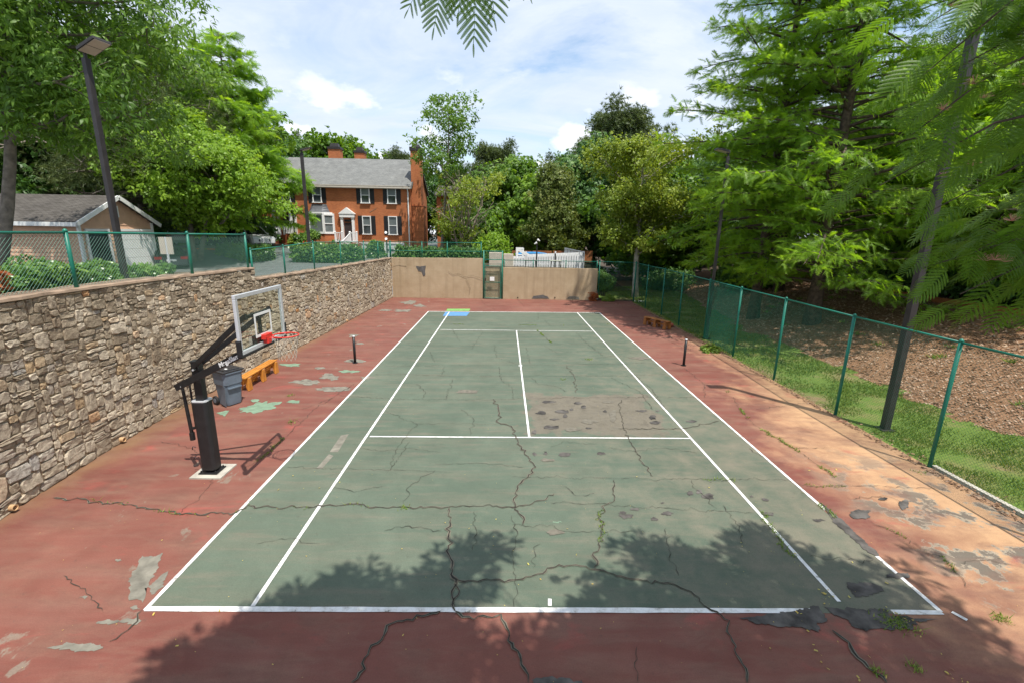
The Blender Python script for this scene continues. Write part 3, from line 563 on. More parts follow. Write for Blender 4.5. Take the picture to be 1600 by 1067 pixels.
def tree(name, label, base, H, R, th, nb, prof, tpl, nspray, leaf, bark, seed, tr=.22, lean=(0, 0), csz=1., up=.6, group=None, wob=.07, sub=4, rise=.45, lz=None, cat='tree', flat=.65, multi=1, bare=0., lmin=.35):
    """trunk with limbs, crown of leaf sprays gathered in clumps at the limb ends; prof(t) is the crown's outline, t = 0 foot of crown, 1 top"""
    r = np.random.RandomState(seed); T = thing(name, label, cat, base, 0, group)
    wd = MB(); clumps = []; top = np.array([lean[0], lean[1], H*.93])
    for mi in range(multi):
        off = np.array([0, 0, 0.]) if multi == 1 else np.append(r.normal(size=2)*.35, 0); tp = top if mi == 0 else top*r.uniform(.7, .95)+np.append(r.normal(size=2)*R*.45, 0)
        trunk = limb_points(off+np.array([0, 0, -.3]), tp, 9, wob*.35, r); rad = [tr*(1.25 if i == 0 else 1)*(1-.9*i/9)+.015 for i in range(10)]
        wd.tube(trunk, rad, 9)
        def tk(t): x = t*9; i = min(8, int(x)); return trunk[i]+(trunk[i+1]-trunk[i])*(x-i), rad[i]+(rad[i+1]-rad[i])*(x-i)
        t0 = th/H
        for i in range(nb//multi):
            q = (i+r.rand())/(nb//multi); tt = t0*.8+(.95-t0*.8)*q; s, sr = tk(tt); az = i*2.399+r.uniform(-.5, .5)
            rr = max(.1, prof(q))*R*r.uniform(.62, 1.08); e = s+np.array([math.cos(az)*rr, math.sin(az)*rr, rr*rise*r.uniform(.5, 1.4)+(.06*H if q > .8 else 0)])
            e[2] = min(e[2], H*1.0)
            bp = limb_points(s, e, 5, wob*1.6, r, .04); br = min(sr*.6, .03+.028*rr)
            wd.tube(bp, [br*(1-.8*k/5)+.008 for k in range(6)], 5, False)
            live = r.rand() >= bare
            if live: clumps.append((bp[5], csz*r.uniform(.75, 1.15)))
            for j in range(sub):
                t = r.uniform(lmin, .97); k = min(4, int(t*5)); p = bp[k]+(bp[k+1]-bp[k])*(t*5-k); d = r.normal(size=3)*np.array([1, 1, .55]); d[2] += .25; d /= np.linalg.norm(d); ln = rr*r.uniform(.22, .5)+.25
                q2 = limb_points(p, p+d*ln, 3, .1, r, .03); wd.tube(q2, [br*.45, br*.3, br*.18, .006], 4, False)
                if live: clumps.append((q2[3], csz*r.uniform(.6, 1.1))); 
                if live and r.rand() < .5: clumps.append((q2[2], csz*r.uniform(.4, .8)))
    wd.build('trunk', bark, T, True)
    cm = crown_mesh('crown', clumps, nspray, tpl, MT[leaf], seed+1, up, .5, (0, 0, H*.55), flat)
    link('crown', cm, T); return T
def cypress(name, label, base, H, R, th, nb, nfr, seed, tpl='frond', leaf='cyp', tr=.26, group=None, droop=.16, power=.75):
    """straight leader, tiers of long level limbs, feathery sprays laid out flat along each limb"""
    r = np.random.RandomState(seed); T = thing(name, label, 'tree', base, 0, group); wd = MB()
    trunk = limb_points((0, 0, -.3), (0, 0, H), 10, .006, r); wd.tube(trunk, [tr*1.5]+[tr*(1-.93*i/10)+.01 for i in range(1, 11)], 10)
    P = []; Nn = []; Tn = []; tint = []
    for i in range(nb):
        q = (i+.5)/nb; z = th+(H-th)*q; az = i*2.399+r.uniform(-.6, .6); rr = R*((1-q)**power*.92+.08)*r.uniform(.6, 1.12)*(1 if q > .06 else .8)
        s = np.array([0, 0, z]); e = np.array([math.cos(az)*rr, math.sin(az)*rr, z+rr*r.uniform(-.22, .42)-droop*rr*.5])
        bp = limb_points(s, e, 6, .05, r, .06); b0 = .015+.012*rr; wd.tube(bp, [b0*(1-.85*k/6)+.005 for k in range(7)], 5, False)
        d = e-s; d /= np.linalg.norm(d); side = np.array([-math.sin(az), math.cos(az), 0]); bt = np.clip(r.normal(.45, .22), 0, 1); n = max(6, int(nfr*rr/R/nb*1.7)); wid = .30*rr+.2
        ns = max(2, int(rr*2.2)); tw = []
        for j in range(ns):
            t = .22+.78*(j+r.rand())/ns; k = min(5, int(t*6)); p = bp[k]+(bp[k+1]-bp[k])*(t*6-k); sd = (1 if j % 2 else -1); ln = wid*(1.1-.7*t)*r.uniform(.6, 1.2)+.15; dv = d*.65+side*sd*.85; dv[2] += r.uniform(-.25, .12); tw.append((p, dv, ln)); wd.tube([p, p+dv*ln*.5+np.array([0, 0, .03]), p+dv*ln], [.010, .007, .004], 3, False)
        tw.append((bp[4], d*1., rr*.34+.2))
        for j in range(n):
            p, dv, ln = tw[r.randint(len(tw))]; t = r.rand()**.8; pp = p+dv*ln*t+r.normal(size=3)*np.array([.10, .10, .06]); P.append(pp); Nn.append(np.array([.30, -.45, .8])+r.normal(size=3)*.55); Tn.append(dv*.8+side*r.normal()*.8+np.array([0, 0, -.12])); tint.append(bt*.65+r.rand()*.4)
    wd.build('trunk', 'bark', T, True); P = np.array(P); TV, TF, tv = TPL[tpl]; V, F, Tt = scatter(TV, TF, P, rot_from(np.array(Nn), np.array(Tn)), 1+r.uniform(-.25, .3, len(P)), np.array(tint), tv)
    link('crown', np_mesh('crown', V, F, MT[leaf], Tt), T); return T

def B(mb, name, mat, parent=None, **kw):      # mesh given in world coordinates under a thing standing at its own base
    o = mb.build(name, mat, parent, **kw)
    if parent is not None:
        p = parent; off = Vector(p.location)
        while p.parent is not None: p = p.parent; off += Vector(p.location)
        o.location = -off
    return o
def SB(mb, name, mat, parent, **kw):          # the same under a part (whose own offset already cancels the base)
    return mb.build(name, mat, parent, **kw)

# ------------------------------------------------------------------ stone retaining wall
wallT = thing('stone_wall', 'tall rubble stone retaining wall running along the left side of the court', 'wall', (-9.75, 10, 0))
mb = MB(); ys = fr(-6, 11.6, 1.1)+fr(11.6001, 29.75, 1.1)
for a, b in zip(ys, ys[1:]):
    if b-a < .01: continue
    za, zb = wall_top(a+1e-4)-.02, wall_top(b-1e-3)-.02; xa, xb = wall_x(a)-.035, wall_x(b)-.035
    mb.quad((xa, a, -.2), (xb, b, -.2), (xb, b, zb), (xa, a, za)); mb.quad((xa, a, za), (xb, b, zb), (xb-.5, b, zb), (xa-.5, a, za)); mb.quad((xa-.5, a, za), (xb-.5, b, zb), (xb-.5, b, 1), (xa-.5, a, 1))
y = 11.6; mb.quad((wall_x(y)-.035, y, 3.0), (wall_x(y)-.535, y, 3.0), (wall_x(y)-.535, y, 3.6), (wall_x(y)-.035, y, 3.6))
B(mb, 'mortar_core', 'mortar', wallT)
def coping(y0, y1, name):
    mb = MB(); ys = fr(y0, y1, .22); V = []
    for y in ys:
        z = wall_top(min(max(y, y0+1e-3), y1-1e-3))-.02; j = .06*mnoise.noise((y*1.7, 0, 1))-.02; x = wall_x(y)+.035+j; h = .035+.05*mnoise.noise((y*2.3, 4, 0))
        V.append([(x, y, z-.015), (x-.01, y, z+h), (x-.56, y, z+h+.01), (x-.60, y, z-.02)])
    for a, b in zip(V, V[1:]):
        for k in range(4): mb.quad(a[k], b[k], b[(k+1) % 4], a[(k+1) % 4])
    mb.quad(*V[0]); mb.quad(*reversed(V[-1])); return B(mb, name, 'coping', wallT)
coping(-6, 11.59, 'coping'); coping(11.63, 29.7, 'coping')
CELL = .047; rs = random.Random(11); ny = int((29.7+6)/CELL); nzm = int(3.76/CELL); occ = np.zeros((ny, nzm+12), bool); stones = []
for i in range(ny):
    zt = wall_top(-6+(i+.5)*CELL)-.03; occ[i, max(0, int(zt/CELL)):] = True
for k in range(nzm):
    for i in range(ny):
        if occ[i, k]: continue
        zrel = k*CELL; big = 1.25 if zrel < 1.3 else .95
        if rs.random() < .14: w, h = rs.randint(7, 11), rs.randint(5, 8)
        elif rs.random() < .42: w, h = rs.randint(5, 11), rs.randint(2, 3)
        else: w, h = rs.randint(4, 8), rs.randint(3, 5)
        w = int(w*big); h = int(h*big+.3)
        ww = 0
        while ww < w and i+ww < ny and not occ[i+ww, k]: ww += 1
        if w-ww > 0 or (i+ww < ny and 0 < 0): w = ww
        # avoid leaving one-cell slivers
        run = ww
        while i+run < ny and not occ[i+run, k] and run < w+3: run += 1
        if 0 < run-w < 3: w = min(run, 12)
        hh = 1
        while hh < h and k+hh < nzm+12 and not occ[i:i+w, k+hh].any(): hh += 1
        h = hh; occ[i:i+w, k:k+h] = True
        if w < 2 and h < 3: continue
        stones.append((-6+i*CELL, k*CELL, w*CELL, h*CELL))
for i in range(ny):                              # the top course is filled with thin levelling stones
    pass
def stone_geo(s, r):
    y0, z0, w, h = s; g = .006; n = 10 if w*h < .05 else 12; cy, cz = y0+w/2, z0+h/2; a, b = w/2-g, h/2-g; pts = []
    e = r.uniform(.13, .30); ph = r.uniform(0, .5)
    for k in range(n):
        t = 2*math.pi*(k+ph)/n; c, s_ = math.cos(t), math.sin(t); f = (abs(c)**(2/e)+abs(s_)**(2/e))**(-e/2)
        pts.append([c*f*a*(1+r.uniform(-.13, .05)), s_*f*b*(1+r.uniform(-.16, .05))])
    skew = r.uniform(-.12, .12); pts = [(p[0]+p[1]*skew, p[1]+p[0]*r.uniform(-.02, .02)) for p in pts]
    d = r.uniform(.014, .042)+.015*min(1, w); tx, tz = r.uniform(-.08, .08), r.uniform(-.12, .06); V = []; F = []
    X = lambda yy: wall_x(yy)-.035
    for sc, dp in ((1.0, -.02), (.985, d*.72), (.88, d*1.0)):
        for p in pts:
            yy, z = cy+p[0]*sc, cz+p[1]*sc; dep = dp+(tx*p[0]+tz*p[1] if dp > 0 else 0)*.8+(r.uniform(-.010, .010) if dp > 0 else 0); V.append((X(yy)+dep, yy, z))
    V.append((X(cy)+d+r.uniform(-.012, .014), cy+r.uniform(-.2, .2)*a, cz+r.uniform(-.2, .2)*b))
    for q in (0, 1):
        for k in range(n): j = (k+1) % n; F.append((q*n+k, q*n+j, (q+1)*n+j, (q+1)*n+k))
    for k in range(n): F.append((2*n+k, 2*n+(k+1) % n, 3*n))
    t = r.random() if r.random() > .35 else r.uniform(.2, .65); zc = (z0+h/2)/3.6
    if zc > .72 and r.random() < .5: t *= .4
    if zc < .42 and t < .25: t += .35
    if .84 < t < 1 and r.random() < .35: t *= .6
    return V, F, t
def stone_mesh(name, geos):
    V = []; F = []; T = []
    for v, f, t in geos: b = len(V); V += v; F += [tuple(b+i for i in q) for q in f]; T += [t]*len(v)
    me = bpy.data.meshes.new(name); me.from_pydata(V, [], F); me.materials.append(MT['stone']); a = me.attributes.new('tint', 'FLOAT', 'POINT'); a.data.foreach_set('value', T)
    bm = bmesh.new(); bm.from_mesh(me); bmesh.ops.recalc_face_normals(bm, faces=bm.faces); bm.to_mesh(me); bm.free(); return me
score = []
for s in stones:
    y, z = s[0]+s[2]/2, s[1]+s[3]/2; u, v = PX((wall_x(y), y, z)); d2 = (y-CP[1])**2+(wall_x(y)-CP[0])**2+(z-CP[2])**2
    vis = -5 < u < 1600 and -5 < v < 1072; score.append((s[2]*s[3]/d2**1.5 if vis else 0))
order = sorted(range(len(stones)), key=lambda i: -score[i]); rest = []
for rank, i in enumerate(order):
    g = stone_geo(stones[i], rs)
    if rank < 300: o = link('stone', stone_mesh('stone', [g]), wallT, (9.75, -10, 0))
    else: rest.append(g)
o = link('stone_field', stone_mesh('stone_field', rest), wallT, (9.75, -10, 0)); o['kind'] = 'stuff'
for u, v in ((20, 800), (190, 689), (541, 505)):   # clay weep pipes at the wall's foot
    p = AXp(u, v, wall_x(G(u, v+6).y)); mb = MB(); Rm = Matrix.Rotation(R_(90), 3, 'Y')
    mb.lathe([(.055, -.1), (.055, .085), (.043, .085), (.043, -.06)], (wall_x(p.y), p.y, max(.1, p.z)), 14, Rm); B(mb, 'weep_pipe', 'clay', wallT, smooth=False)

# ------------------------------------------------------------------ stucco back walls and the gate between them
def back_wall(name, label, x0, x1, y0, y1, z0, z1, th=.28):
    T = thing(name, label, 'wall', (x0, y0, 0)); mb = MB()
    n = max(2, int(abs(x1-x0)/.5)); P = []
    for i in range(n+1): t = i/n; P.append((x0+(x1-x0)*t, y0+(y1-y0)*t, z0+(z1-z0)*t+.015*mnoise.noise((i*.6, 2, 0))))
    for a, b in zip(P, P[1:]):
        mb.quad((a[0], a[1], -.1), (b[0], b[1], -.1), b, a); mb.quad(a, b, (b[0], b[1]+th, b[2]), (a[0], a[1]+th, a[2])); mb.quad((a[0], a[1]+th, -.1), (b[0], b[1]+th, -.1), (b[0], b[1]+th, b[2]), (a[0], a[1]+th, a[2]))
    for q in (P[0], P[-1]): mb.quad((q[0], q[1], -.1), (q[0], q[1]+th, -.1), (q[0], q[1]+th, q[2]), q)
    B(mb, 'wall_face', 'stucco', T); return T
yb = 29.6
bwl = back_wall('stucco_wall', 'taller tan stucco wall left of the green gate with a grey patch near its top', -9.18, -2.33, yb, yb+.05, 3.0, 3.06)
bwr = back_wall('stucco_wall', 'lower tan stucco wall right of the green gate under the white picket fence', -.76, 6.45, yb+.05, yb+.1, 2.40, 2.42)
def wall_patch(T, pts, Y, mat='greypatch'):
    P = [AY(u, v, Y) for u, v in pts]; c = sum(P, Vector())/len(P); out = []
    for i in range(len(P)):
        for j in range(4):
            p = P[i]+(P[(i+1) % len(P)]-P[i])*j/4; out.append(c+(p-c)*(1+.22*mnoise.noise((p.x*5, p.z*5, 1))))
    mb = MB(); mb.quad(*[(p.x, Y-.006, p.z) for p in out]); B(mb, 'repair_patch', mat, T)
MT['patchdark'] = simple('dark_grey_repair', (.105, .10, .095), .9, .35, 4.)
wall_patch(bwl, [(650, 416), (657, 417), (665, 416), (664, 425), (665, 431), (661, 431), (659, 425), (654, 424)], yb, 'patchdark')
wall_patch(bwr, [(830, 467), (833, 463), (848, 461), (856, 464), (858, 467)], yb+.06, 'patchdark'); wall_patch(bwr, [(885, 467), (889, 463), (905, 464), (904, 468)], yb+.08, 'greypatch')
for u in (809, 867):
    p = AY(u, 466, yb+.05); mb = MB(); mb.lathe([(.05, 0), (.05, .01)], (p.x, yb+.052, p.z+.03), 10, Matrix.Rotation(R_(90), 3, 'X')); B(mb, 'weep_hole', 'dark', bwr)
mb = MB()
for pts in ([(700, 424), (708, 430), (716, 428), (726, 433), (738, 431), (754, 436)], [(612, 418), (622, 415), (635, 417)], [(728, 436), (735, 450), (733, 462)]):
    P = [AY(u, v, yb) for u, v in pts]
    for a, b in zip(P, P[1:]): mb.bar((a.x, yb-.004, a.z), (b.x, yb-.002, b.z), .009, .010, (0, 1, 0))
B(mb, 'wall_crack', 'crackthin', bwl)
rec = thing('stair_recess', 'tan masonry return walls of the stair passage behind the green gate', 'wall', (-1.5, 31, 0))
mb = MB(); mb.box((-1.54, 29.85, 1.13), (1.60, .06, 2.5)); B(mb, 'end_wall', 'stucco', rec)
B(MB().box((-2.30, 29.76, 1.5), (.05, .24, 2.96)), 'side_wall', 'stucco', rec); B(MB().box((-.79, 29.78, 1.15), (.05, .2, 2.3)), 'side_wall', 'stucco', rec)
B(MB().box((-1.54, 29.72, .03), (1.40, .18, .07)), 'landing_step', 'concrete', rec)

# ------------------------------------------------------------------ chain-link fences
def wires(mb, A, Bp, h0, h1, s=.074, r=.0032):
    A, Bp = Vector(A), Vector(Bp); d = Bp-A; L = d.length; dx = d/L; nrm = dx.cross(Vector((0, 0, 1))).normalized()
    def pt(u, v, k): return A+dx*u+Vector((0, 0, 1))*v+nrm*k
    c = -h1
    while c < L:
        v0, v1 = max(h0, -c), min(h1, L-c)
        if v1 > v0+.02: mb.tube([pt(c+v0, v0, r), pt(c+v1, v1, r)], r, 3, False)
        c += s
    c = h0
    while c < L+h1:
        v0, v1 = max(h0, c-L), min(h1, c)
        if v1 > v0+.02: mb.tube([pt(c-v0, v0, -r), pt(c-v1, v1, -r)], r, 3, False)
        c += s
def fence(label, posts, h, name='chain_link_fence', pr=.032, rails=(1.,), s=.080, wr=.0021, group=None, skip_first=False):
    """posts: feet (x, y, z[, height])"""
    P = [Vector(p[:3]) for p in posts]; H = [p[3] if len(p) > 3 else h for p in posts]; T = thing(name, label, 'fence', P[0], 0, group)
    for i, (p, hh) in enumerate(zip(P, H)):
        mb = MB(); mb.tube([p-Vector((0, 0, .1)), p+Vector((0, 0, hh+.02))], pr*1.15, 10); mb.lathe([(pr*1.3, 0), (pr*1.3, .03), (pr*.7, .06), (.005, .07)], p+Vector((0, 0, hh+.015)), 10); B(mb, 'post', 'fencegreen', T, smooth=True)
    for a, b, ha, hb in zip(P, P[1:], H, H[1:]):
        for k in rails:
            mb = MB(); mb.tube([a+Vector((0, 0, ha*k)), b+Vector((0, 0, hb*k))], pr*.72, 8); B(mb, 'rail', 'fencegreen', T, smooth=True)
        mb = MB(); off = Vector((0, 0, 0)); wires(mb, a, b, .04, min(ha, hb)-.01, s, wr)
        o = B(mb, 'mesh_panel', 'wire', T); 
    return T
rp = [(9.20, -2.2, 0), (9.17, .95, 0)]+[(G(u, v).x, G(u, v).y, -.02) for u, v in ((1452, 729), (1305, 648), (1209, 592), (1145, 556), (1099.5, 529.5), (1060, 508), (1033, 492), (1008, 481), (990, 471))]
fence('tall green chain link fence along the grass on the right side of the court', rp, 2.95, pr=.036)
haze_m = thing('added_haze_mesh', 'added finer mesh imitating a hazy green tint in one bay of the right fence near the net post', 'added mesh', rp[6])  # finer wires added to imitate the bay's hazy tint; no screen hangs there
mb = MB(); wires(mb, (rp[5][0]-.04, rp[5][1], 0), (rp[6][0]-.04, rp[6][1], 0), .06, 2.86, .034, .0017); B(mb, 'haze_wires', 'wire', haze_m)
B(MB().tube([(rp[5][0]-.04, rp[5][1], 2.87), (rp[6][0]-.04, rp[6][1], 2.87)], .008, 6), 'added_edge_wire', 'fencegreen', haze_m)
fence('short green chain link return from the stucco wall to the corner by the pale trunk', [(6.62, 29.95, 0), (9.28, 29.5, 0)], 2.95)
kb = MB()
for a, b in zip(rp[:3], rp[1:3]): kb.bar((a[0]+.10, a[1], .0), (b[0]+.10, b[1], .0), .11, .10)
kbt = B(kb, 'concrete_mow_strip', 'concrete'); kbt['kind'] = 'structure'
fx = lambda y: wall_x(y)-.18
upl = [(fx(-3.5), -3.5, wall_top(0)), (fx(.4), .4, wall_top(0)), (fx(4.7), 4.75, wall_top(4.7)), (fx(8.6), 8.6, wall_top(8.6)), (fx(11.5), 11.5, wall_top(11.5))]
fence('low green chain link fence on the tall stone wall before the hedge and shed', upl, 1.17, pr=.035, s=.085, wr=.0027)
lw = [(fx(11.65), 11.75, 3.2, 1.05), (fx(14.), 14.0, wall_top(14), 1.13), (fx(16.7), 16.7, wall_top(16.7), 1.28), (fx(20), 20.1, wall_top(20), 1.25), (fx(24), 24, wall_top(24), 1.22), (fx(27), 27, wall_top(27), 1.2), (-9.3, 29.75, 2.98, 1.18)]
fence('green chain link fence on the lower stone wall in front of the driveway', lw, 1.2, pr=.030)
fence('green chain link fence topping the tan stucco wall below the brick house', [(-9.25, 29.8, 3.0), (-6.9, 29.8, 3.0), (-5.0, 29.8, 3.02), (-2.45, 29.8, 3.04)], 1.16, rails=(1., .45))
fence('low green chain link fence on the lower tan wall before the white pickets', [(-.7, 29.8, 2.4), (1.5, 29.8, 2.4), (4., 29.8, 2.4), (6.4, 29.85, 2.4)], .55, s=.09)
gs_ = MB().quad((6.3, 29.2, -.012), (9.4, 29.2, -.012), (9.4, 30.4, -.012), (6.3, 30.4, -.012)).build('ground_strip', 'soil'); gs_['kind'] = 'structure'
gt = thing('gate', 'narrow green chain link gate with a white notice between the two tan walls', 'gate', (-1.55, yb+.02, 0)); gx0, gx1 = -2.25, -.84
for x in (gx0, gx1): B(MB().tube([(x, yb+.02, -.02), (x, yb+.02, 3.65)], .05, 10), 'post', 'fencegreen', gt, smooth=True)
for z in (3.6, 2.98): B(MB().tube([(gx0, yb+.02, z), (gx1, yb+.02, z)], .032, 8), 'header_rail', 'fencegreen', gt, smooth=True)
gf = B(MB().tube([(gx0+.1, yb, .06), (gx0+.1, yb, 2.68), (gx1-.1, yb, 2.68), (gx1-.1, yb, .06), (gx0+.1, yb, .06)], .032, 8), 'gate_frame', 'fencegreen', gt)
B(MB().tube([(gx0+.1, yb, 1.28), (gx1-.1, yb, 1.28)], .025, 8), 'mid_rail', 'fencegreen', gt); B(MB().tube([(gx0+.1, yb, 2.5), (gx1-.1, yb, 2.5)], .025, 8), 'mid_rail', 'fencegreen', gt)
mb = MB(); wires(mb, (gx0+.1, yb, 0), (gx1-.1, yb, 0), .08, 2.66, .074, .0032); wires(mb, (gx0+.05, yb+.02, 0), (gx1-.05, yb+.02, 0), 3.0, 3.58, .074, .0032); B(mb, 'mesh_panel', 'wire', gt)
B(MB().box((gx0+.13, yb-.06, 1.5), (.09, .08, .22)), 'latch', 'bronze', gt)
c = AY(769, 436, yb); B(MB().box((c.x, yb-.05, c.z), (.34, .01, .30)), 'notice_sign', 'white', gt)
MT['print'] = simple('faded_print', (.32, .33, .36), .7, .2, 9.)

# ------------------------------------------------------------------ basketball hoop
hp = thing('basketball_hoop', 'black basketball hoop with clear backboard and red rim standing beside the stone wall', 'basketball hoop', (-6.84, 3.62, 0)); hx, hy = -6.84, 3.62
B(MB().quad(*[(hx+a, hy+b, .03) for a, b in ((-.30, -.30), (.34, -.30), (.34, .30), (-.30, .30))]).box((hx+.02, hy, .012), (.64, .60, .030)), 'base_slab', 'concrete', hp)
mb = MB(); mb.box((hx+.0, hy, .045), (.38, .34, .02))
for a, b in ((-1, -1), (1, -1), (1, 1), (-1, 1)): mb.tube([(hx+a*.15, hy+b*.13, .03), (hx+a*.15, hy+b*.13, .10)], .014, 6)
B(mb, 'base_plate', 'black', hp)
ztop = 2.42
B(MB().box((hx, hy, ztop/2+.02), (.155, .155, ztop)), 'pole', 'black', hp, bevel=.012); B(MB().box((hx, hy, ztop+.03), (.175, .175, .03)), 'pole_cap', 'black', hp, bevel=.006)
poly = [(-.155, -.09), (-.11, -.14), (.10, -.14), (.15, -.09), (.15, .09), (.10, .14), (-.11, .14), (-.155, .09)]
B(MB().prism([(hx+a, hy+b, 0) for a, b in poly], (0, 0, .09), (0, 0, 1.62)), 'pole_pad', 'pad', hp, bevel=.03)
mb = MB(); mb.prism([(hx+a*1.02, hy+b*1.02, 0) for a, b in poly], (0, 0, 1.615), (0, 0, 1.635)); B(mb, 'pad_trim', 'silver', hp)
bx = -5.33; by0, by1, bz0, bz1 = 2.56, 4.24, 2.86, 3.92; bc = (by0+by1)/2
fr_ = MB(); fw = .075
for y0, y1, z0, z1 in ((by0, by1, bz1-fw, bz1), (by0, by1, bz0, bz0+fw), (by0, by0+fw, bz0+fw, bz1-fw), (by1-fw, by1, bz0+fw, bz1-fw)): fr_.box((bx, (y0+y1)/2, (z0+z1)/2), (.055, y1-y0-.001, z1-z0-.001))
bb = B(fr_, 'backboard_frame', 'silver', hp, bevel=.008); 
SB(MB().box((bx+.012, bc, (bz0+bz1)/2), (.012, by1-by0-2*fw, bz1-bz0-2*fw)), 'backboard_glass', 'glassboard', bb)
tq = MB(); ty, tz, tw_ = .305, .45, .05; tb = 3.05
for y0, y1, z0, z1 in ((-ty, ty, tb+tz-tw_, tb+tz), (-ty, ty, tb, tb+tw_), (-ty, -ty+tw_, tb+tw_, tb+tz-tw_), (ty-tw_, ty, tb+tw_, tb+tz-tw_)): tq.box((bx+.022, bc+(y0+y1)/2, (z0+z1)/2), (.004, y1-y0-.001, z1-z0-.001))
SB(tq, 'target_square', 'white', bb)
pdm = MB(); pdm.box((bx, bc, bz0-.025), (.075, by1-by0+.03, .05))
for y in (by0, by1): pdm.box((bx, y, bz0+.12), (.085, .05, .30))
B(pdm, 'edge_padding', 'pad', hp, bevel=.012)
for s in (-1, 1):   # two upper and two lower arms, as a parallelogram
    B(MB().bar((hx-.02, hy+s*.105, ztop-.08), (bx-.10, bc+s*.42, 3.46), .035, .10).bar((bx-.10, bc+s*.42, 3.46), (bx-.03, bc+s*.45, 3.48), .04, .11), 'upper_arm', 'black', hp, bevel=.006)
    B(MB().bar((hx-.42, hy+s*.10, 1.91), (bx-.03, bc+s*.16, 2.88), .04, .135), 'lower_arm', 'black', hp, bevel=.006)
B(MB().box((bx-.05, bc, 2.98), (.05, .55, .2)).bar((bx-.05, bc-.45, 3.47), (bx-.05, bc+.45, 3.47), .05, .06).box((bx-.05, bc, 3.2), (.05, .06, .5)), 'board_bracket', 'black', hp)
B(MB().tube([(hx-.36, hy, 1.93), (hx-.33, hy, 1.32), (hx-.31, hy, .88)], [.028, .034, .034], 10).tube([(hx-.31, hy, .9), (hx-.31, hy, .74)], .05, 10).tube([(hx-.19, hy-.02, 1.95), (hx-.19, hy-.02, 1.05)], .02, 8).bar((hx-.33, hy, .98), (hx-.1, hy, 1.05), .06, .05), 'height_actuator', 'black', hp)
B(MB().tube([(hx-.2, hy-.1, .62), (hx-.25, hy-.12, .64), (hx-.27, hy-.12, .57)], .009, 6), 'pad_hook', 'black', hp); B(MB().tube([(hx-.2, hy-.1, .38), (hx-.25, hy-.12, .40), (hx-.27, hy-.12, .34)], .009, 6), 'pad_hook', 'black', hp)
for x, z in ((hx, ztop-.12), (hx-.02, 2.06), (hx-.28, 1.95)): B(MB().tube([(x, hy-.14, z), (x, hy+.14, z)], .02, 8), 'bolt', 'silver', hp)
rc = (bx+.045+.155+.228, bc, 3.05)
rim = MB(); rim.tube([(rc[0]+.228*math.cos(a), rc[1]+.228*math.sin(a), rc[2]) for a in [2*math.pi*k/32 for k in range(33)]], .0125, 8, False)
for s in (-1, 1): rim.tube([(bx+.05, bc+s*.10, 3.02), (rc[0]-.05, bc+s*.222, 3.035)], .009, 6)
ro = B(rim, 'rim', 'orange', hp, smooth=True); SB(MB().box((bx+.06, bc, 3.03), (.09, .26, .10)).box((bx+.07, bc, 2.95), (.10, .14, .10)), 'rim_bracket', 'orange', ro, bevel=.01)
nm = MB(); rn = random.Random(3)
for lv in range(5):
    for k in range(12):
        def np_(l, kk): a = 2*math.pi*(kk+.5*l)/12; r = .222*(1-.30*(l/5)**.7)+.01*math.sin(kk*2.3+l); return (rc[0]+r*math.cos(a), rc[1]+r*math.sin(a), rc[2]-.095*l-.012*math.sin(kk*1.7))
        nm.tube([np_(lv, k), np_(lv+1, k)], .0034, 4, False); nm.tube([np_(lv, k+1), np_(lv+1, k)], .0034, 4, False)
SB(nm, 'net', 'netcord', ro)
tcu = bpy.data.curves.new('arm_lettering', 'FONT'); tcu.body = 'MegaSlam'; tcu.size = .125; tcu.extrude = .002; tcu.align_x = 'CENTER'; tcu.align_y = 'CENTER'; tcu.offset = .004; tcu.shear = .2
to = bpy.data.objects.new('tmp_text', tcu); COL.objects.link(to); bpy.context.view_layer.update(); tme = bpy.data.meshes.new_from_object(to.evaluated_get(bpy.context.evaluated_depsgraph_get())); bpy.data.objects.remove(to)
tme.materials.clear(); tme.materials.append(MT['white']); a0, a1 = Vector((hx-.42, hy-.10, 1.91)), Vector((bx-.03, bc-.16, 2.88)); d = (a1-a0).normalized(); nn = Vector((0, -1, 0)); nn = (nn-d*nn.dot(d)).normalized(); up_ = nn.cross(d)
lo = bpy.data.objects.new('arm_lettering', tme); COL.objects.link(lo); lo.parent = hp; mm = Matrix((d, up_, nn)).transposed().to_4x4(); mm.translation = a0+(a1-a0)*.66+nn*.026-Vector(hp.location); lo.matrix_local = mm

# ------------------------------------------------------------------ benches, bin, net posts, ball
def bench(label, c, rz, L, mat, w=.30, h=.43, nsl=3, legs=(-.42, 0, .42)):
    T = thing('park_bench', label, 'bench', c, rz)
    sw = w/nsl
    for k in range(nsl): MB().box((0, -w/2+sw*(k+.5), h), (L, sw-.015, .04)).build('seat_slat', mat, T, bevel=.006)
    for q in legs:
        mb = MB(); x = q*L
        mb.prism([(x-.045, -w/2-.03, 0), (x-.045, -w/2+.03, h-.02), (x-.045, w/2-.03, h-.02), (x-.045, w/2+.03, 0), (x-.045, w/2-.06, 0), (x-.045, w/2-.10, h*.55), (x-.045, -w/2+.10, h*.55), (x-.045, -w/2+.06, 0)], (0, 0, 0), (.09, 0, 0)); 
        mb.build('leg', mat, T)
        MB().prism([(x-.11, 0, 0), (x-.06, 0, h-.03), (x+.06, 0, h-.03), (x+.11, 0, 0)], (0, -w/2-.025-.02, 0), (0, -w/2+.0, 0)).build('leg_brace', mat, T)
        MB().prism([(x-.11, 0, 0), (x-.06, 0, h-.03), (x+.06, 0, h-.03), (x+.11, 0, 0)], (0, w/2-.0, 0), (0, w/2+.045, 0)).build('leg_brace', mat, T)
    MB().box((0, 0, h*.55), (L*.9, .04, .09)).build('stretcher', mat, T); return T
b0, b1 = G(391, 611), G(430, 584)
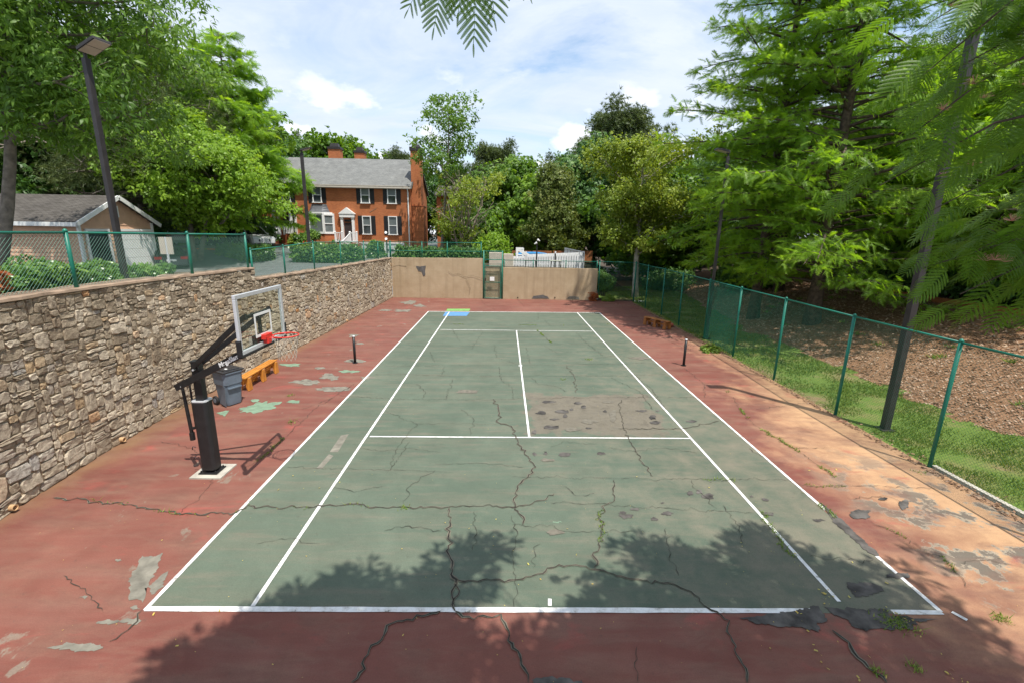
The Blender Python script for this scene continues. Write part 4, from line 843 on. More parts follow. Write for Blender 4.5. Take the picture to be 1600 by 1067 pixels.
bench('bright orange slatted bench beside the grey bin at the stone wall', (-8.95, (b0.y+b1.y)/2+.1, .01), R_(91), 2.15, 'benchwood')
c = (G(1008, 507)+G(1042, 512))/2; bench('worn orange bench in tree shade near the right chain link fence', (7.92, 19.75, .01), R_(-62), 1.75, 'benchold', .34)
bn = thing('wheeled_bin', 'slate blue wheeled rubbish bin with black lid between hoop and bench', 'bin', (-8.72, 7.55, 0), R_(-28))
prof = [(.215, .03, .21), (.225, .10, .22), (.265, .62, .255), (.285, .66, .275), (.30, .98, .285), (.325, .985, .305), (.325, 1.02, .305)]
mb = MB(); rings = []
for hx_, z, hy_ in prof: rings.append([(a*hx_*1.0, b*hy_, z) for a, b in ((-1, -.75), (-.78, -1), (.78, -1), (1, -.75), (1, .75), (.78, 1), (-.78, 1), (-1, .75))])
for a, b in zip(rings, rings[1:]):
    for k in range(8): mb.quad(a[k], a[(k+1) % 8], b[(k+1) % 8], b[k])
mb.quad(*reversed(rings[0])); mb.quad(*rings[-1]); mb.build('bin_body', 'binbody', bn, bevel=.015)
MB().box((-.02, 0, 1.045), (.70, .64, .05)).box((.0, 0, 1.08), (.50, .44, .03)).build('lid', 'binlid', bn, bevel=.02); MB().box((.1, -.08, 1.098), (.09, .06, .006)).build('lid_label', 'white', bn)
for s in (-1, 1):
    w_ = MB().lathe([(.03, -.03), (.125, -.03), (.135, -.015), (.135, .015), (.125, .03), (.03, .03)], (-.26, s*.27, .135), 18, Matrix.Rotation(R_(90), 3, 'X')).build('wheel', 'rubber', bn); MB().lathe([(.015, -.036), (.07, -.036), (.07, .036), (.015, .036)], (-.26, s*.27, .135), 14, Matrix.Rotation(R_(90), 3, 'X')).build('wheel_hub', 'binbody', w_)
MB().tube([(-.26, -.25, .135), (-.26, .25, .135)], .014, 8).build('axle', 'silver', bn); MB().tube([(-.30, -.24, .95), (-.40, -.24, .97), (-.40, .24, .97), (-.30, .24, .95)], .018, 8).build('handle', 'binlid', bn)
MB().prism([(.24, -.29, .0), (.30, -.29, .62), (.22, -.3, .62), (-.08, -.27, .06)], (0, 0, .03), (0, .012, .03)).build('side_rib', 'binbody', bn); MB().box((.29, 0, .55), (.05, .40, .03)).build('lift_bar', 'binbody', bn)
for (u, v), lab in (((555, 567), 'short black net post left of the court near the stone wall'), ((1068, 571), 'short black net post right of the court towards the chain link fence')):
    p = G(u, v); T = thing('net_post', lab, 'net post', (p.x, p.y, 0)); MB().tube([(0, 0, -.05), (0, 0, 1.03)], .05, 12).build('post', 'black', T, True)
    MB().lathe([(.056, 0), (.056, .035), (.04, .055), (.004, .06)], (0, 0, 1.03), 12).build('cap', 'silver', T, True); MB().box((0, .06, .8), (.05, .06, .14)).tube([(.03, .07, .8), (.09, .07, .8)], .012, 6).build('winch', 'black', T); MB().lathe([(.10, 0), (.10, .02), (.06, .025)], (0, 0, .005), 14).build('foot_collar', 'black', T)
p = G(1041, 512); bl = thing('basketball', 'faded red basketball on the ground beside the worn bench', 'ball', (8.75, 19.75, 0)); me = bpy.data.meshes.new('ball_body'); bm = bmesh.new(); bmesh.ops.create_uvsphere(bm, u_segments=24, v_segments=16, radius=.125); bm.to_mesh(me); bm.free(); me.materials.append(MT['ball']); me.polygons.foreach_set('use_smooth', [True]*len(me.polygons)); link('ball_body', me, bl, (0, 0, .125))
mb = MB()
for Rm in (Matrix.Identity(3), Matrix.Rotation(R_(90), 3, 'X'), Matrix.Rotation(R_(90), 3, 'Y')): mb.tube([Rm@Vector((.1245*math.cos(a), .1245*math.sin(a), 0))+Vector((0, 0, .125)) for a in [2*math.pi*k/28 for k in range(29)]], .0025, 4, False)
mb.build('seam', 'dark', bl)

# ------------------------------------------------------------------ floodlight poles
def flood(label, p, h, rz, w=.15, hd=(.62, .36), tilt=12, group=None):
    T = thing('lamp_post', label, 'lamp post', p, rz); MB().box((0, 0, h/2), (w, w, h)).build('pole', 'bronze', T, bevel=.01); MB().box((0, 0, .02), (.34, .34, .04)).build('base_plate', 'bronze', T); 
    MB().lathe([(.30, -.12), (.30, .0)], (0, 0, -.03), 16).build('footing', 'concrete', T)
    MB().tube([(0, 0, h), (0, 0, h+.14)], .035, 8).box((.02, 0, h+.17), (.14, .12, .10)).build('knuckle', 'bronze', T)
    Rm = Matrix.Rotation(R_(-tilt), 3, 'Y'); cc = Vector((.30, 0, h+.25)); hd_ = MB().box(cc, (hd[0], hd[1], .07), Rm).box(cc+Rm@Vector((-.1, 0, .05)), (hd[0]*.6, hd[1]*.8, .05), Rm).build('lamp_head', 'bronze', T, bevel=.008)
    for s in (-1, 1): 
        MB().box(cc+Rm@Vector((s*.145, 0, -.039)), (.27, hd[1]*.86, .008), Rm).build('lens', 'lampface', hd_)
    return T
flood('tall dark floodlight pole behind the low fence in front of the salmon shed', (-10.75, 7.05, 3.55), 5.35, R_(-12), .125, (.58, .42), 22)
flood('dark floodlight pole by the green driveway hedge in front of the brick house', (AY(484, 392, 30).x, 30, 3.1), 7.2, R_(15), .22, (.85, .5), 18)
flood('thick dark floodlight pole behind the near right fence among mimosa leaves', (G(1381, 671).x+.02, G(1381, 671).y, 0), 9.9, R_(180), .17)
flood('slim dark floodlight pole at the far right fence in front of the cypress trees', (9.55, 17.0, 0), 8.6, R_(180), .12)
pl_ = AY(838, 419, 31.6); T = thing('pool_lamp', 'black post with white twin spot lamps in front of the white picket fence', 'lamp', (pl_.x, 31.6, 2.25)); MB().tube([(0, 0, 0), (0, 0, 1.95)], .055, 10).build('pole', 'black', T)
for s in (-1, 1): MB().lathe([(.03, -.10), (.085, .08), (.09, .14)], (s*.13, -.05, 2.05+.12*s), 10, Matrix.Rotation(R_(-60*s), 3, 'Y')).build('spot_lamp', 'white', T)
pl_ = AY(604, 375, 33); T = thing('spot_lamp_post', 'slim black post with white spot lamps in front of the pale garage door', 'lamp', (pl_.x, 33, 2.4)); MB().tube([(0, 0, 0), (0, 0, pl_.z-2.4)], .05, 10).build('pole', 'black', T)
for s in (-1, 1): MB().lathe([(.04, -.12), (.10, .08), (.105, .16)], (0, 0, pl_.z-2.4+.02+.25*(s+1)), 10, Matrix.Rotation(R_(70), 3, 'X')).build('spot_lamp', 'white', T)
# signs and marker posts behind the fence
sgp = Vector((-12.4, 11.05, 2.9)); T = thing('sign_post', 'back of a pale two-part sign on a grey post behind the low fence', 'sign', sgp, R_(8)); MB().box((0, 0, .7), (.06, .04, 2.15)).build('post', 'silver', T)
for s in (-1, 1): MB().box((s*.12, -.03, 1.48), (.18, .012, .58)).build('sign_board', 'beige', T)
q = AY(467, 405, 26); T = thing('marker_post', 'white square marker post at the driveway kerb behind the fence', 'post', (q.x, 26, hL(q.x, 26))); MB().box((-.09, 0, .62), (.12, .10, 1.25)).build('post', 'white', T, bevel=.01); MB().box((.09, .02, .62), (.12, .10, 1.25)).build('post', 'white', T, bevel=.01)

# ------------------------------------------------------------------ brick town house
HY = 43.0
def hp_(u, v, Y=HY): return AY(u, v, Y)
xr, xl = hp_(641, 300).x, hp_(400, 300).x; ze = hp_(560, 290).z; zb_ = .9; rg = hp_(536, 249.5, HY+5)
house = thing('brick_house', 'orange brick town house with grey shingle roof and black shutters', 'house', (xr, HY, 2))
mb = MB(); mb.box(((xl+xr)/2, HY+5, (zb_+ze)/2), (xr-xl, 10, ze-zb_)); B(mb, 'wall', 'brick', house)
for x in (xl, xr):
    mb = MB(); mb.prism([(x, HY+.01, ze-.01), (x, HY+9.99, ze-.01), (x, HY+5, rg.z-.12)], (-.003 if x == xr else .003, 0, 0), (-.2 if x == xr else .2, 0, 0)); B(mb, 'gable_wall', 'brick', house)
ov = .35
mb = MB(); x0, x1 = xl-.3, xr+.22; sl_ = (rg.z-ze)/5
for s in (-1, 1):
    ye, zee = HY+5+s*(5+ov), ze-ov*sl_; mb.prism([(x0, HY+5, rg.z), (x0, ye, zee), (x0, ye, zee-.10), (x0, HY+5, rg.z-.12)], (0, 0, .1), (x1-x0, 0, .1))
B(mb, 'roof', 'roof', house)
B(MB().box(((x0+x1)/2, HY-ov-.04, ze-ov*sl_+.02), (x1-x0, .12, .14)), 'gutter', 'trim', house); B(MB().box(((xl+xr)/2, HY-.06, ze-.16), (xr-xl-.01, .12, .30)), 'cornice', 'trim', house); B(MB().box(((xl+xr)/2, HY-.19, ze-.04), (xr-xl, .34, .05)), 'soffit', 'trim', house)
mb = MB(); mb.bar((xr+.16, HY-ov, ze-ov*sl_+.0), (xr+.16, HY+5, rg.z+.0), .10, .24); mb.bar((xr+.16, HY+10+ov, ze-ov*sl_), (xr+.16, HY+5, rg.z), .10, .24); o = B(mb, 'barge_board', 'roofdark', house)
# chimney breast on the gable end, with shoulder
cb0 = hp_(641, 400, HY+.6); cz1 = hp_(648, 323, HY+.6).z; cz2 = hp_(645, 236, HY+.6).z; ctop = hp_(645, 224, HY+.6).z
ch = B(MB().box((xr+.60, HY+1.35, (cz1+.9)/2), (1.20, 1.7, cz1-.9)).box((xr+.50, HY+1.25, (cz1+cz2)/2), (.98, 1.3, cz2-cz1)), 'chimney', 'brick', house)
SB(MB().box((xr+.61, HY+1.35, cz1+.03), (1.24, 1.76, .07)), 'chimney_shoulder', 'stairbrick', ch); SB(MB().box((xr+.50, HY+1.25, cz2+.18), (1.14, 1.46, .36)).box((xr+.5, HY+1.25, cz2+.50), (.80, 1.1, .30), taper=.8), 'chimney_cap', 'bronze', ch)
for u0, u1, v0, v1, Y in ((514, 534, 226, 249, HY+6), (555, 571, 235, 249, HY+7.5), (418, 432, 241, 260, HY+6)):
    a = hp_(u0, v0, Y); b2 = hp_(u1, v1, Y); zc = a.z-.35*(a.z-b2.z); c = B(MB().box(((a.x+b2.x)/2, Y, (b2.z-1.6+zc)/2), (b2.x-a.x, .9, zc-b2.z+1.6)), 'ridge_chimney', 'brick', house); SB(MB().box(((a.x+b2.x)/2, Y, zc+.1), (b2.x-a.x+.14, 1.05, .24)).box(((a.x+b2.x)/2, Y, zc+.4), (b2.x-a.x-.3, .7, .4), taper=.75), 'chimney_cap', 'bronze', c)
def window(u0, u1, v0, v1, shut=True, pane='glass', par=None, Y=HY, sw=6.6):
    par = par or house; a, b2 = hp_(u0, v0, Y), hp_(u1, v1, Y); x0, x1, z1, z0 = a.x, b2.x, a.z, b2.z; f = .08; mb = MB(); yy = Y-.05
    mb.box(((x0+x1)/2, yy, z1-f/2), (x1-x0, .14, f)); mb.box(((x0+x1)/2, yy-.03, z0+.03), (x1-x0+.12, .2, .08))
    for x in (x0+f/2, x1-f/2): mb.box((x, yy, (z0+z1)/2), (f-.002, .138, z1-z0-.002))
    mb.box(((x0+x1)/2, yy+.02, (z0+z1)/2), (x1-x0-2*f, .05, .06)); w = B(mb, 'window', 'white', par)
    zm = (z0+z1)/2; SB(MB().box(((x0+x1)/2, Y-.022, (zm+z1)/2), (x1-x0-2*f, .02, z1-zm-f)), 'upper_pane', 'blind' if pane == 'glass' else pane, w); SB(MB().box(((x0+x1)/2, Y-.012, (z0+zm)/2), (x1-x0-2*f, .02, zm-z0-f*.6)), 'lower_pane', pane, w)
    if shut:
        k = (hp_(u0+sw, v0, Y).x-x0)
        for xa in (x0-k-.02, x1+.02):
            mb = MB(); mb.box((xa+k/2, Y-.022, (z0+z1)/2), (k, .04, z1-z0+.02)); n = int((z1-z0)/.12)
            for i in range(n): mb.box((xa+k/2, Y-.048, z0+.08+(z1-z0-.16)*(i+.5)/n), (k-.12, .014, .05))
            SB(mb, 'shutter', 'shutter', w)
for q in ((439, 455, 293.2, 316.5), (487.5, 503.5, 292.5, 317.5), (563, 578.5, 292.5, 318.5), (604.7, 619.8, 293, 319.3), (566, 581, 337.8, 367), (606.5, 621.7, 338.3, 367.7)): window(*q)
# bay window with a swept lead roof
bayx0, bayx1 = hp_(481, 340).x, hp_(521, 340).x; bz1, bz0 = hp_(500, 334).z, hp_(500, 365.5).z; bd = .75; i_ = .75
bay = B(MB().prism([(bayx0, HY, .9), (bayx0+i_*.5, HY-bd, .9), (bayx1-i_, HY-bd, .9), (bayx1, HY, .9)], (0, 0, 0), (0, 0, bz0-.9-.02)), 'bay_base', 'brick', house)
pts = [(bayx0, HY), (bayx0+i_*.5, HY-bd), (bayx1-i_, HY-bd), (bayx1, HY)]
bw = MB()
for a, b2 in zip(pts, pts[1:]):
    for z in (bz1-.10, bz0+.09): bw.bar((a[0]+(b2[0]-a[0])*.03, a[1]+(b2[1]-a[1])*.03, z), (b2[0]+(a[0]-b2[0])*.03, b2[1]+(a[1]-b2[1])*.03, z), .16, .20)
    n_ = 1 if abs(a[0]-b2[0]) > 1 else 0
    bw.bar((b2[0], b2[1], bz0), (b2[0], b2[1], bz1), .20, .20, (0, 1, 0))
    if a is pts[0]: bw.bar((a[0], a[1], bz0), (a[0], a[1], bz1), .20, .20, (0, 1, 0))
bwin = B(bw, 'bay_window', 'white', house); 
for a, b2 in zip(pts, pts[1:]): SB(MB().bar((a[0], a[1]+.03, (bz0+bz1)/2), (b2[0], b2[1]+.03, (bz0+bz1)/2), .03, bz1-bz0-.3), 'bay_pane', 'blind', bwin)
SB(MB().bar((pts[2][0]+.02, pts[2][1]-.02, (bz0+bz1)/2), (pts[3][0], pts[3][1]-.02, (bz0+bz1)/2), .08, .07), 'bay_rail', 'white', bwin)
mb = MB(); zt = hp_(500, 320).z; ring0 = [(p[0]+(.1 if p[0] > -18 else -.1), p[1]-.14 if p[1] < HY else p[1], bz1+.02) for p in pts]
lv = []
for k in range(6): t = k/5; e = 1-(t**.55)*.52; cxm = (bayx0+bayx1)/2; lv.append([(cxm+(p[0]-cxm)*(1-.42*t**.7), HY-.02+(p[1]-HY)*(1-t**.6), bz1+.02+(zt-bz1)*t**1.5) for p in ring0])
for a, b2 in zip(lv, lv[1:]):
    for k in range(3): mb.quad(a[k], a[k+1], b2[k+1], b2[k])
B(mb, 'bay_roof', 'leadroof', house); mb = MB()
for a, b2 in zip(ring0, ring0[1:]): mb.bar((a[0], a[1], bz1+.03), (b2[0], b2[1], bz1+.03), .10, .14)
B(mb, 'bay_cornice', 'white', house)
# main door with pediment, porch landing, white rails
a, b2 = hp_(533, 342), hp_(556.5, 380); dx0, dx1, dz0, dz1 = a.x, b2.x, b2.z, hp_(545, 335).z; dcx = (dx0+dx1)/2
mb = MB()
for x in (dx0+.13, dx1-.13): mb.box((x, HY-.12, (dz0+dz1)/2), (.24, .24, dz1-dz0)); mb.box((x, HY-.13, dz1-.45), (.30, .28, .08)); mb.box((x, HY-.13, dz0+.1), (.30, .28, .2))
mb.box((dcx, HY-.16, dz1-.16), (dx1-dx0+.14, .34, .34)); zp = hp_(544, 325).z; mb.prism([(dx0-.16, HY-.38, dz1), (dx1+.16, HY-.38, dz1), (dcx, HY-.38, zp)], (0, 0, .005), (0, .36, .005))
ds = B(mb, 'door_surround', 'white', house); dr = B(MB().box((dcx, HY-.03, dz0+1.0), (dx1-dx0-.62, .06, 2.0)), 'door', 'door', house); SB(MB().box((dcx+.3, HY-.08, dz0+1.0), (.05, .05, .12)), 'handle', 'silver', dr); SB(MB().box((dcx, HY-.035, dz0+2.2), (dx1-dx0-.66, .04, .22)), 'transom', 'glass', ds)
B(MB().box((dcx-.2, HY-.95, (dz0+1.2)/2), (2.9, 1.9, dz0-1.2)), 'landing', 'stairbrick', house)
def rail_panel(p0, p1, h, par=house, Y=None):
    mb = MB(); p0, p1 = Vector(p0), Vector(p1); n = max(3, int((p1-p0).length/.14))
    for z in (h, .18): mb.bar(p0+Vector((0, 0, z)), p1+Vector((0, 0, z)), .07, .08)
    for i in range(n): p = p0+(p1-p0)*(i+.5)/n; mb.box((p.x, p.y, p.z+h/2+.07), (.055, .05, h-.2))
    for p in (p0, p1): mb.box((p.x, p.y, p.z+h/2), (.13, .13, h+.16)); mb.box((p.x, p.y, p.z+h+.13), (.17, .17, .07), taper=.4)
    B(mb, 'porch_rail', 'whitewood', par)
pl0 = hp_(524.5, 380, HY-1.9); pl1 = hp_(535, 380, HY-1.9); rail_panel((pl0.x, HY-1.85, dz0), (pl1.x, HY-1.85, dz0), 1.0); pr0 = hp_(547.5, 380, HY-1.9); pr1 = hp_(558, 380, HY-1.9); rail_panel((pr0.x, HY-1.85, dz0), (pr1.x, HY-1.85, dz0), 1.0)
sb = hp_(536, 396, HY-4.2); rail_panel((sb.x, HY-4.2, sb.z+.1), (pr0.x, HY-1.9, dz0), .95); sb2 = Vector((pl1.x-.0, 0, 0)); 
for k in range(7): t = k/7; B(MB().box((sb.x+.35+(dcx-.2-sb.x-.35)*t, HY-4.1+2.15*t, sb.z+.05+(dz0-sb.z)*t-.25), (1.2, .36, .6)), 'stair_step', 'stairbrick', house)
# left porch: open white portico with brick steps
a, b2 = hp_(432, 327), hp_(467, 372); px0, px1, pz0, pz1 = a.x, b2.x, hp_(440, 367).z, a.z
mb = MB()
for x in (px0+.15, px1-.15): mb.box((x, HY-1.1, (pz0+pz1)/2), (.24, .24, pz1-pz0)); mb.box((x, HY-.1, (pz0+pz1)/2), (.22, .2, pz1-pz0))
mb.box(((px0+px1)/2, HY-.62, pz1-.1), (px1-px0+.1, 1.24, .32)); mb.box(((px0+px1)/2, HY-.66, pz1+.10), (px1-px0+.3, 1.36, .08)); B(mb, 'portico', 'white', house)
B(MB().prism([(px0, HY-1.3, pz1+.14), (px1, HY-1.3, pz1+.14), (px1-.3, HY-.05, pz1+.55), (px0+.3, HY-.05, pz1+.55)], (0, 0, 0), (0, 0, .05)), 'portico_roof', 'leadroof', house)
d2 = B(MB().box((hp_(456, 350).x, HY-.03, pz0+1.03), (.95, .06, 2.06)), 'door', 'door', house); SB(MB().box((hp_(452, 350).x, HY-.08, pz0+1.0), (.05, .05, .1)), 'handle', 'silver', d2); B(MB().box((hp_(446.5, 350).x, HY-.03, pz0+1.15), (.42, .05, 1.9)), 'side_light', 'glass', house)
B(MB().box(((px0+px1)/2-.2, HY-.8, pz0-.7), (px1-px0+.3, 1.6, 1.4)), 'landing', 'stairbrick', house)
s0 = hp_(439, 381, HY-3).z
for k in range(5): B(MB().box((hp_(440, 370).x, HY-1.7-.3*k, pz0-.12-.17*k-.3), (1.35, .32, .6)), 'stair_step', 'stairbrick', house)
for u in (432.5, 449.0): x = hp_(u, 366).x; rail_panel((x, HY-3.1, pz0-.85), (x+.05, HY-1.6, pz0), .95)
rail_panel((hp_(454, 366).x, HY-1.35, pz0), (hp_(466, 366).x, HY-1.35, pz0), .95)
# basement garage doors, downspout, meter
for u0, u1 in ((563, 596), (602, 631.5)):
    a, b2 = hp_(u0, 381), hp_(u1, 409); n = 4; hh = (a.z-b2.z)/n; gd = None
    for k in range(n):
        pn = MB().box(((a.x+b2.x)/2, HY-.03, b2.z+hh*(k+.5)), (b2.x-a.x-.1, .05, hh-.03))
        pnl = B(pn, 'garage_panel', 'garage', house)
        if k == 2:
            for j in range(4): SB(MB().box((a.x+(b2.x-a.x)*(j+.5)/4, HY-.06, b2.z+hh*(k+.5)), ((b2.x-a.x)/4*.6, .02, hh*.5)), 'garage_window', 'glass', pnl)
    mb = MB()
    for x in (a.x-.03, b2.x+.03): mb.box((x, HY-.06, (a.z+b2.z)/2), (.14, .12, a.z-b2.z))
    mb.box(((a.x+b2.x)/2, HY-.06, a.z+.06), (b2.x-a.x+.2, .124, .12)); B(mb, 'garage_frame', 'white', house)
x = hp_(637.5, 300).x; B(MB().tube([(x, HY-ov, ze-.2), (x, HY-.12, ze-.6), (x, HY-.12, 2.3)], .06, 8), 'downspout', 'white', house); B(MB().box((xr+.05, HY+5.2, 5), (.1, .5, .9)), 'meter_box', 'silver', house)
B(MB().tube([(hp_(578, 332).x, HY-.012, hp_(578, 332).z), (hp_(588, 326).x, HY-.012, hp_(588, 326).z)], .02, 5), 'repointed_crack', 'coping', house)
for u, lab in ((566, 0), (606.5, 0)):
    a = hp_(u-4, 337); b2 = hp_(u+19, 331); mb = MB()
# the neighbouring block, seen in glimpses behind the trees on the left
blk = thing('brick_house', 'second brick town house glimpsed through the trees above the salmon shed', 'house', (-37, 40, 3)); wb = MB().box((-37, 44, 6.6), (22, 8, 8.6)); B(wb, 'wall', 'brick', blk)
B(MB().prism([(-48.4, 39.6, 10.9), (-48.4, 44, 13.4), (-48.4, 48.4, 10.9)], (0, 0, 0), (22.8, 0, 0)), 'roof', 'roof', blk)
for i, x in enumerate((-46, -42.5, -39, -35.5, -32, -28.5)):
    for z in (5.2, 8.5):
        w = B(MB().box((x, 39.93, z), (1.2, .12, 1.7)), 'window', 'white', blk); SB(MB().box((x, 39.86, z), (1.0, .06, 1.5)), 'pane', 'blind', w)
        for s in (-1, 1): SB(MB().box((x+s*.86, 39.95, z), (.44, .06, 1.7)), 'shutter', 'shutter', w)
blk2 = thing('brick_house', 'brick wing of a house half hidden behind the bare stemmed tree', 'house', (-8, 58, 2)); B(MB().box((-7.2, 58, 5.2), (4, 8, 8)), 'wall', 'brick', blk2); B(MB().prism([(-9.4, 53.6, 9.15), (-5, 53.6, 9.15), (-5, 58, 10.6), (-9.4, 58, 10.6)], (0, 0, 0), (0, 0, .15)).prism([(-9.4, 58, 10.6), (-5, 58, 10.6), (-5, 62.4, 9.15), (-9.4, 62.4, 9.15)], (0, 0, 0), (0, 0, .15)), 'roof', 'roofdark', blk2); w = B(MB().box((-7, 53.95, 6.5), (1.1, .12, 1.6)), 'window', 'white', blk2); SB(MB().box((-7, 53.87, 6.5), (.9, .05, 1.4)), 'pane', 'glass', w)

# ------------------------------------------------------------------ salmon shed
sx, sy0, sy1, se, sr = -22.45, 19., 24., 5.22, 6.52; sg = 2.2
sh = thing('shed', 'salmon clapboard shed with dark shingle roof and white garage door', 'shed', (sx, sy0, sg)); sxl = -31.5
mb = MB(); n = int((se-sg)/.19)
B(MB().box(((sx+sxl)/2, (sy0+sy1)/2, (sg+se)/2-.2), (sx-sxl-.04, sy1-sy0-.04, se-sg+.4)), 'wall_core', 'siding', sh)
def lap(p0, p1, z0, z1, out, clip=None):
    n = max(1, int(round((z1-z0)/.20)))
    for k in range(n):
        za, zb2 = z0+(z1-z0)*k/n, z0+(z1-z0)*(k+1)/n; a, b2 = clip(za, zb2) if clip else (Vector(p0), Vector(p1))
        o = Vector(out); mb_ = MB(); mb_.quad((*(a+o*.035).xy, za), (*(b2+o*.035).xy, za), (*(b2+o*.008).xy, zb2), (*(a+o*.008).xy, zb2)); mb_.quad((*(a+o*.0).xy, za), (*(b2+o*.0).xy, za), (*(b2+o*.035).xy, za), (*(a+o*.035).xy, za)); B(mb_, 'siding_board', 'siding', sh)
lap((sxl, sy0, 0), (sx, sy0, 0), sg, se, (0, -1, 0)); lap((sx, sy0, 0), (sx, sy1, 0), sg, se, (1, 0, 0))
ym = (sy0+sy1)/2; hw = (sy1-sy0)/2
def gclip(za, zb2): t = hw*(sr-zb2)/(sr-se)+.12; t = max(.05, min(hw, t)); return Vector((sx, ym-t, 0)), Vector((sx, ym+t, 0))
lap(None, None, se, sr-.05, (1, 0, 0), gclip); B(MB().prism([(sx-.02, sy0, se), (sx-.02, sy1, se), (sx-.02, ym, sr)], (0, 0, 0), (-.1, 0, 0)), 'gable_core', 'siding', sh)
sl2 = (sr-se)/hw; mb = MB()
for s in (-1, 1): mb.prism([(sxl-.3, ym, sr+.09), (sxl-.3, ym+s*(hw+.35), se+.09-.35*sl2), (sxl-.3, ym+s*(hw+.35), se-.35*sl2), (sxl-.3, ym, sr)], (0, 0, 0), (sx-sxl+.62, 0, 0))
B(mb, 'roof', 'roofdark', sh); mb = MB()
for s in (-1, 1): mb.bar((sx+.34, ym, sr+.0), (sx+.34, ym+s*(hw+.37), se-.37*sl2), .05, .22)
B(mb, 'barge_board', 'white', sh); B(MB().box(((sx+sxl)/2, sy0-.37, se-.35*sl2-.02), (sx-sxl+.6, .05, .2)), 'fascia', 'white', sh)
for y in (sy0+.02, sy1-.02): B(MB().box((sx+.03, y, (sg+se)/2-.1), (.10, .16, se-sg+.1)), 'corner_board', 'white', sh)
vt = B(MB().box((sx+.05, ym-.1, 5.75), (.05, .5, .62)), 'gable_vent', 'white', sh)
for k in range(6): SB(MB().bar((sx+.085, ym-.3, 5.52+.09*k), (sx+.085, ym+.1, 5.52+.09*k), .03, .02), 'vent_slat', 'white', vt)
B(MB().box((sx+.05, 20.05, 3.45), (.04, 1.3, 2.5)), 'doorway', 'glass', sh); mb = MB()
for y in (19.36, 20.74): mb.box((sx+.07, y, 3.4), (.08, .12, 2.6))
mb.box((sx+.07, 20.05, 4.75), (.082, 1.5, .12)); B(mb, 'door_frame', 'white', sh)
for k in range(5): B(MB().box((sx+.05, 22.65, 2.2+.5*(k+.5)), (.06, 2.3, .485)), 'garage_panel', 'white', sh)
mb = MB()
for y in (21.44, 23.86): mb.box((sx+.07, y, 3.4), (.09, .12, 2.6))
mb.box((sx+.07, 22.65, 4.75), (.092, 2.5, .12)); B(mb, 'garage_frame', 'white', sh)

# ------------------------------------------------------------------ cars
def car(label, loc, rz, paint, suv=True, L=4.6, Wd=1.85, H=1.65):
    T = thing('parked_car', label, 'car', loc, rz)
    lo = [(-L/2, .42), (-L/2+.03, .85), (-L/2+.15, 1.0 if suv else .95), (-.05*L, 1.02), (.22*L, .98), (L/2-.18, .82), (L/2, .62), (L/2, .35), (L/2-.3, .24), (-L/2+.3, .24)]
    mb = MB(); secs = []
    for y, k, dz in ((-Wd/2, .93, .0), (-Wd/2+.10, 1., .02), (0, 1.015, .03), (Wd/2-.10, 1., .02), (Wd/2, .93, .0)): secs.append([(x*k, y, z+(dz if z > .5 else 0)) for x, z in lo])
    for a, b2 in zip(secs, secs[1:]):
        for i in range(len(lo)): j = (i+1) % len(lo); mb.quad(a[i], a[j], b2[j], b2[i])
    mb.quad(*secs[0]); mb.quad(*reversed(secs[-1])); mb.build('body', paint, T, True, .03)
    cab = [(-L/2+.12, 1.0), (-L/2+(.45 if suv else .95), H-.04), (-L*.1, H), (.06*L, H-.06), (.25*L, 1.0)]
    gl = MB(); iny = Wd/2-.10
    A_ = [(x, -iny+(.17 if z > 1.2 else .02), z) for x, z in cab]; Bq = [(x, iny-(.17 if z > 1.2 else .02), z) for x, z in cab]
    for i in range(len(cab)-1): gl.quad(A_[i], A_[i+1], Bq[i+1], Bq[i])
    gl.quad(*A_); gl.quad(*reversed(Bq)); gl.build('windows', 'carglass', T)
    rf = MB(); rf.quad(*[(x, y*.72, z+.012) for x, z in (cab[1], cab[2], cab[3]) for y in (-Wd/2,)], *[(x, y*.72, z+.012) for x, z in (cab[3], cab[2], cab[1]) for y in (Wd/2,)])
    for s in (-1, 1):
        for i, j in ((0, 1), (3, 4), (1, 2), (2, 3)): a, b2 = (A_, A_, Bq)[s+1], None; rf.bar(Vector(a[i])+Vector((0, s*.015, .01)), Vector(a[j])+Vector((0, s*.015, .01)), .07, .05)
        q = (A_ if s < 0 else Bq); m0 = Vector(q[2])*.7+Vector(q[1])*.3; rf.bar(m0+Vector((0, s*.012, 0)), (m0.x-.02, s*(iny-.01), 1.0), .08, .03)
    rf.build('roof_frame', paint, T)
    for x in (-L*.30, L*.31):
        for s in (-1, 1):
            w = MB().lathe([(.10, -.11), (.30, -.11), (.335, -.08), (.335, .08), (.30, .11), (.10, .11)], (x, s*(Wd/2-.10), .335), 18, Matrix.Rotation(R_(90), 3, 'X')).build('wheel', 'rubber', T, True); MB().lathe([(.03, -.118), (.21, -.118), (.21, .118), (.03, .118)], (x, s*(Wd/2-.10), .335), 14, Matrix.Rotation(R_(90), 3, 'X')).build('rim', 'silver', w)
    for s in (-1, 1):
        MB().box((-L/2+.03, s*(Wd/2-.24), .86), (.10, .36, .16)).build('tail_light', 'tail', T); MB().box((L/2-.09, s*(Wd/2-.26), .72), (.16, .36, .10)).build('headlight', 'head', T); MB().box((.17*L, s*(Wd/2+.06), 1.05), (.12, .18, .13)).build('mirror', paint, T)
    MB().box((L/2-.01, 0, .55), (.06, .9, .18)).build('grille', 'black', T); MB().box((-L/2-.005, 0, .72), (.02, .5, .12)).build('number_plate', 'white', T); return T
car('white sport utility car parked nose out at the left end of the house drive', (-21.6, 33.6, 3.47), R_(-38), 'carwhite')
car('dark saloon with red tail lights parked beside the salmon shed', (AY(254, 403, 25).x, 25.6, AY(254, 403, 25).z-.80), R_(128), 'carblack', False, 4.5, 1.8, 1.42)
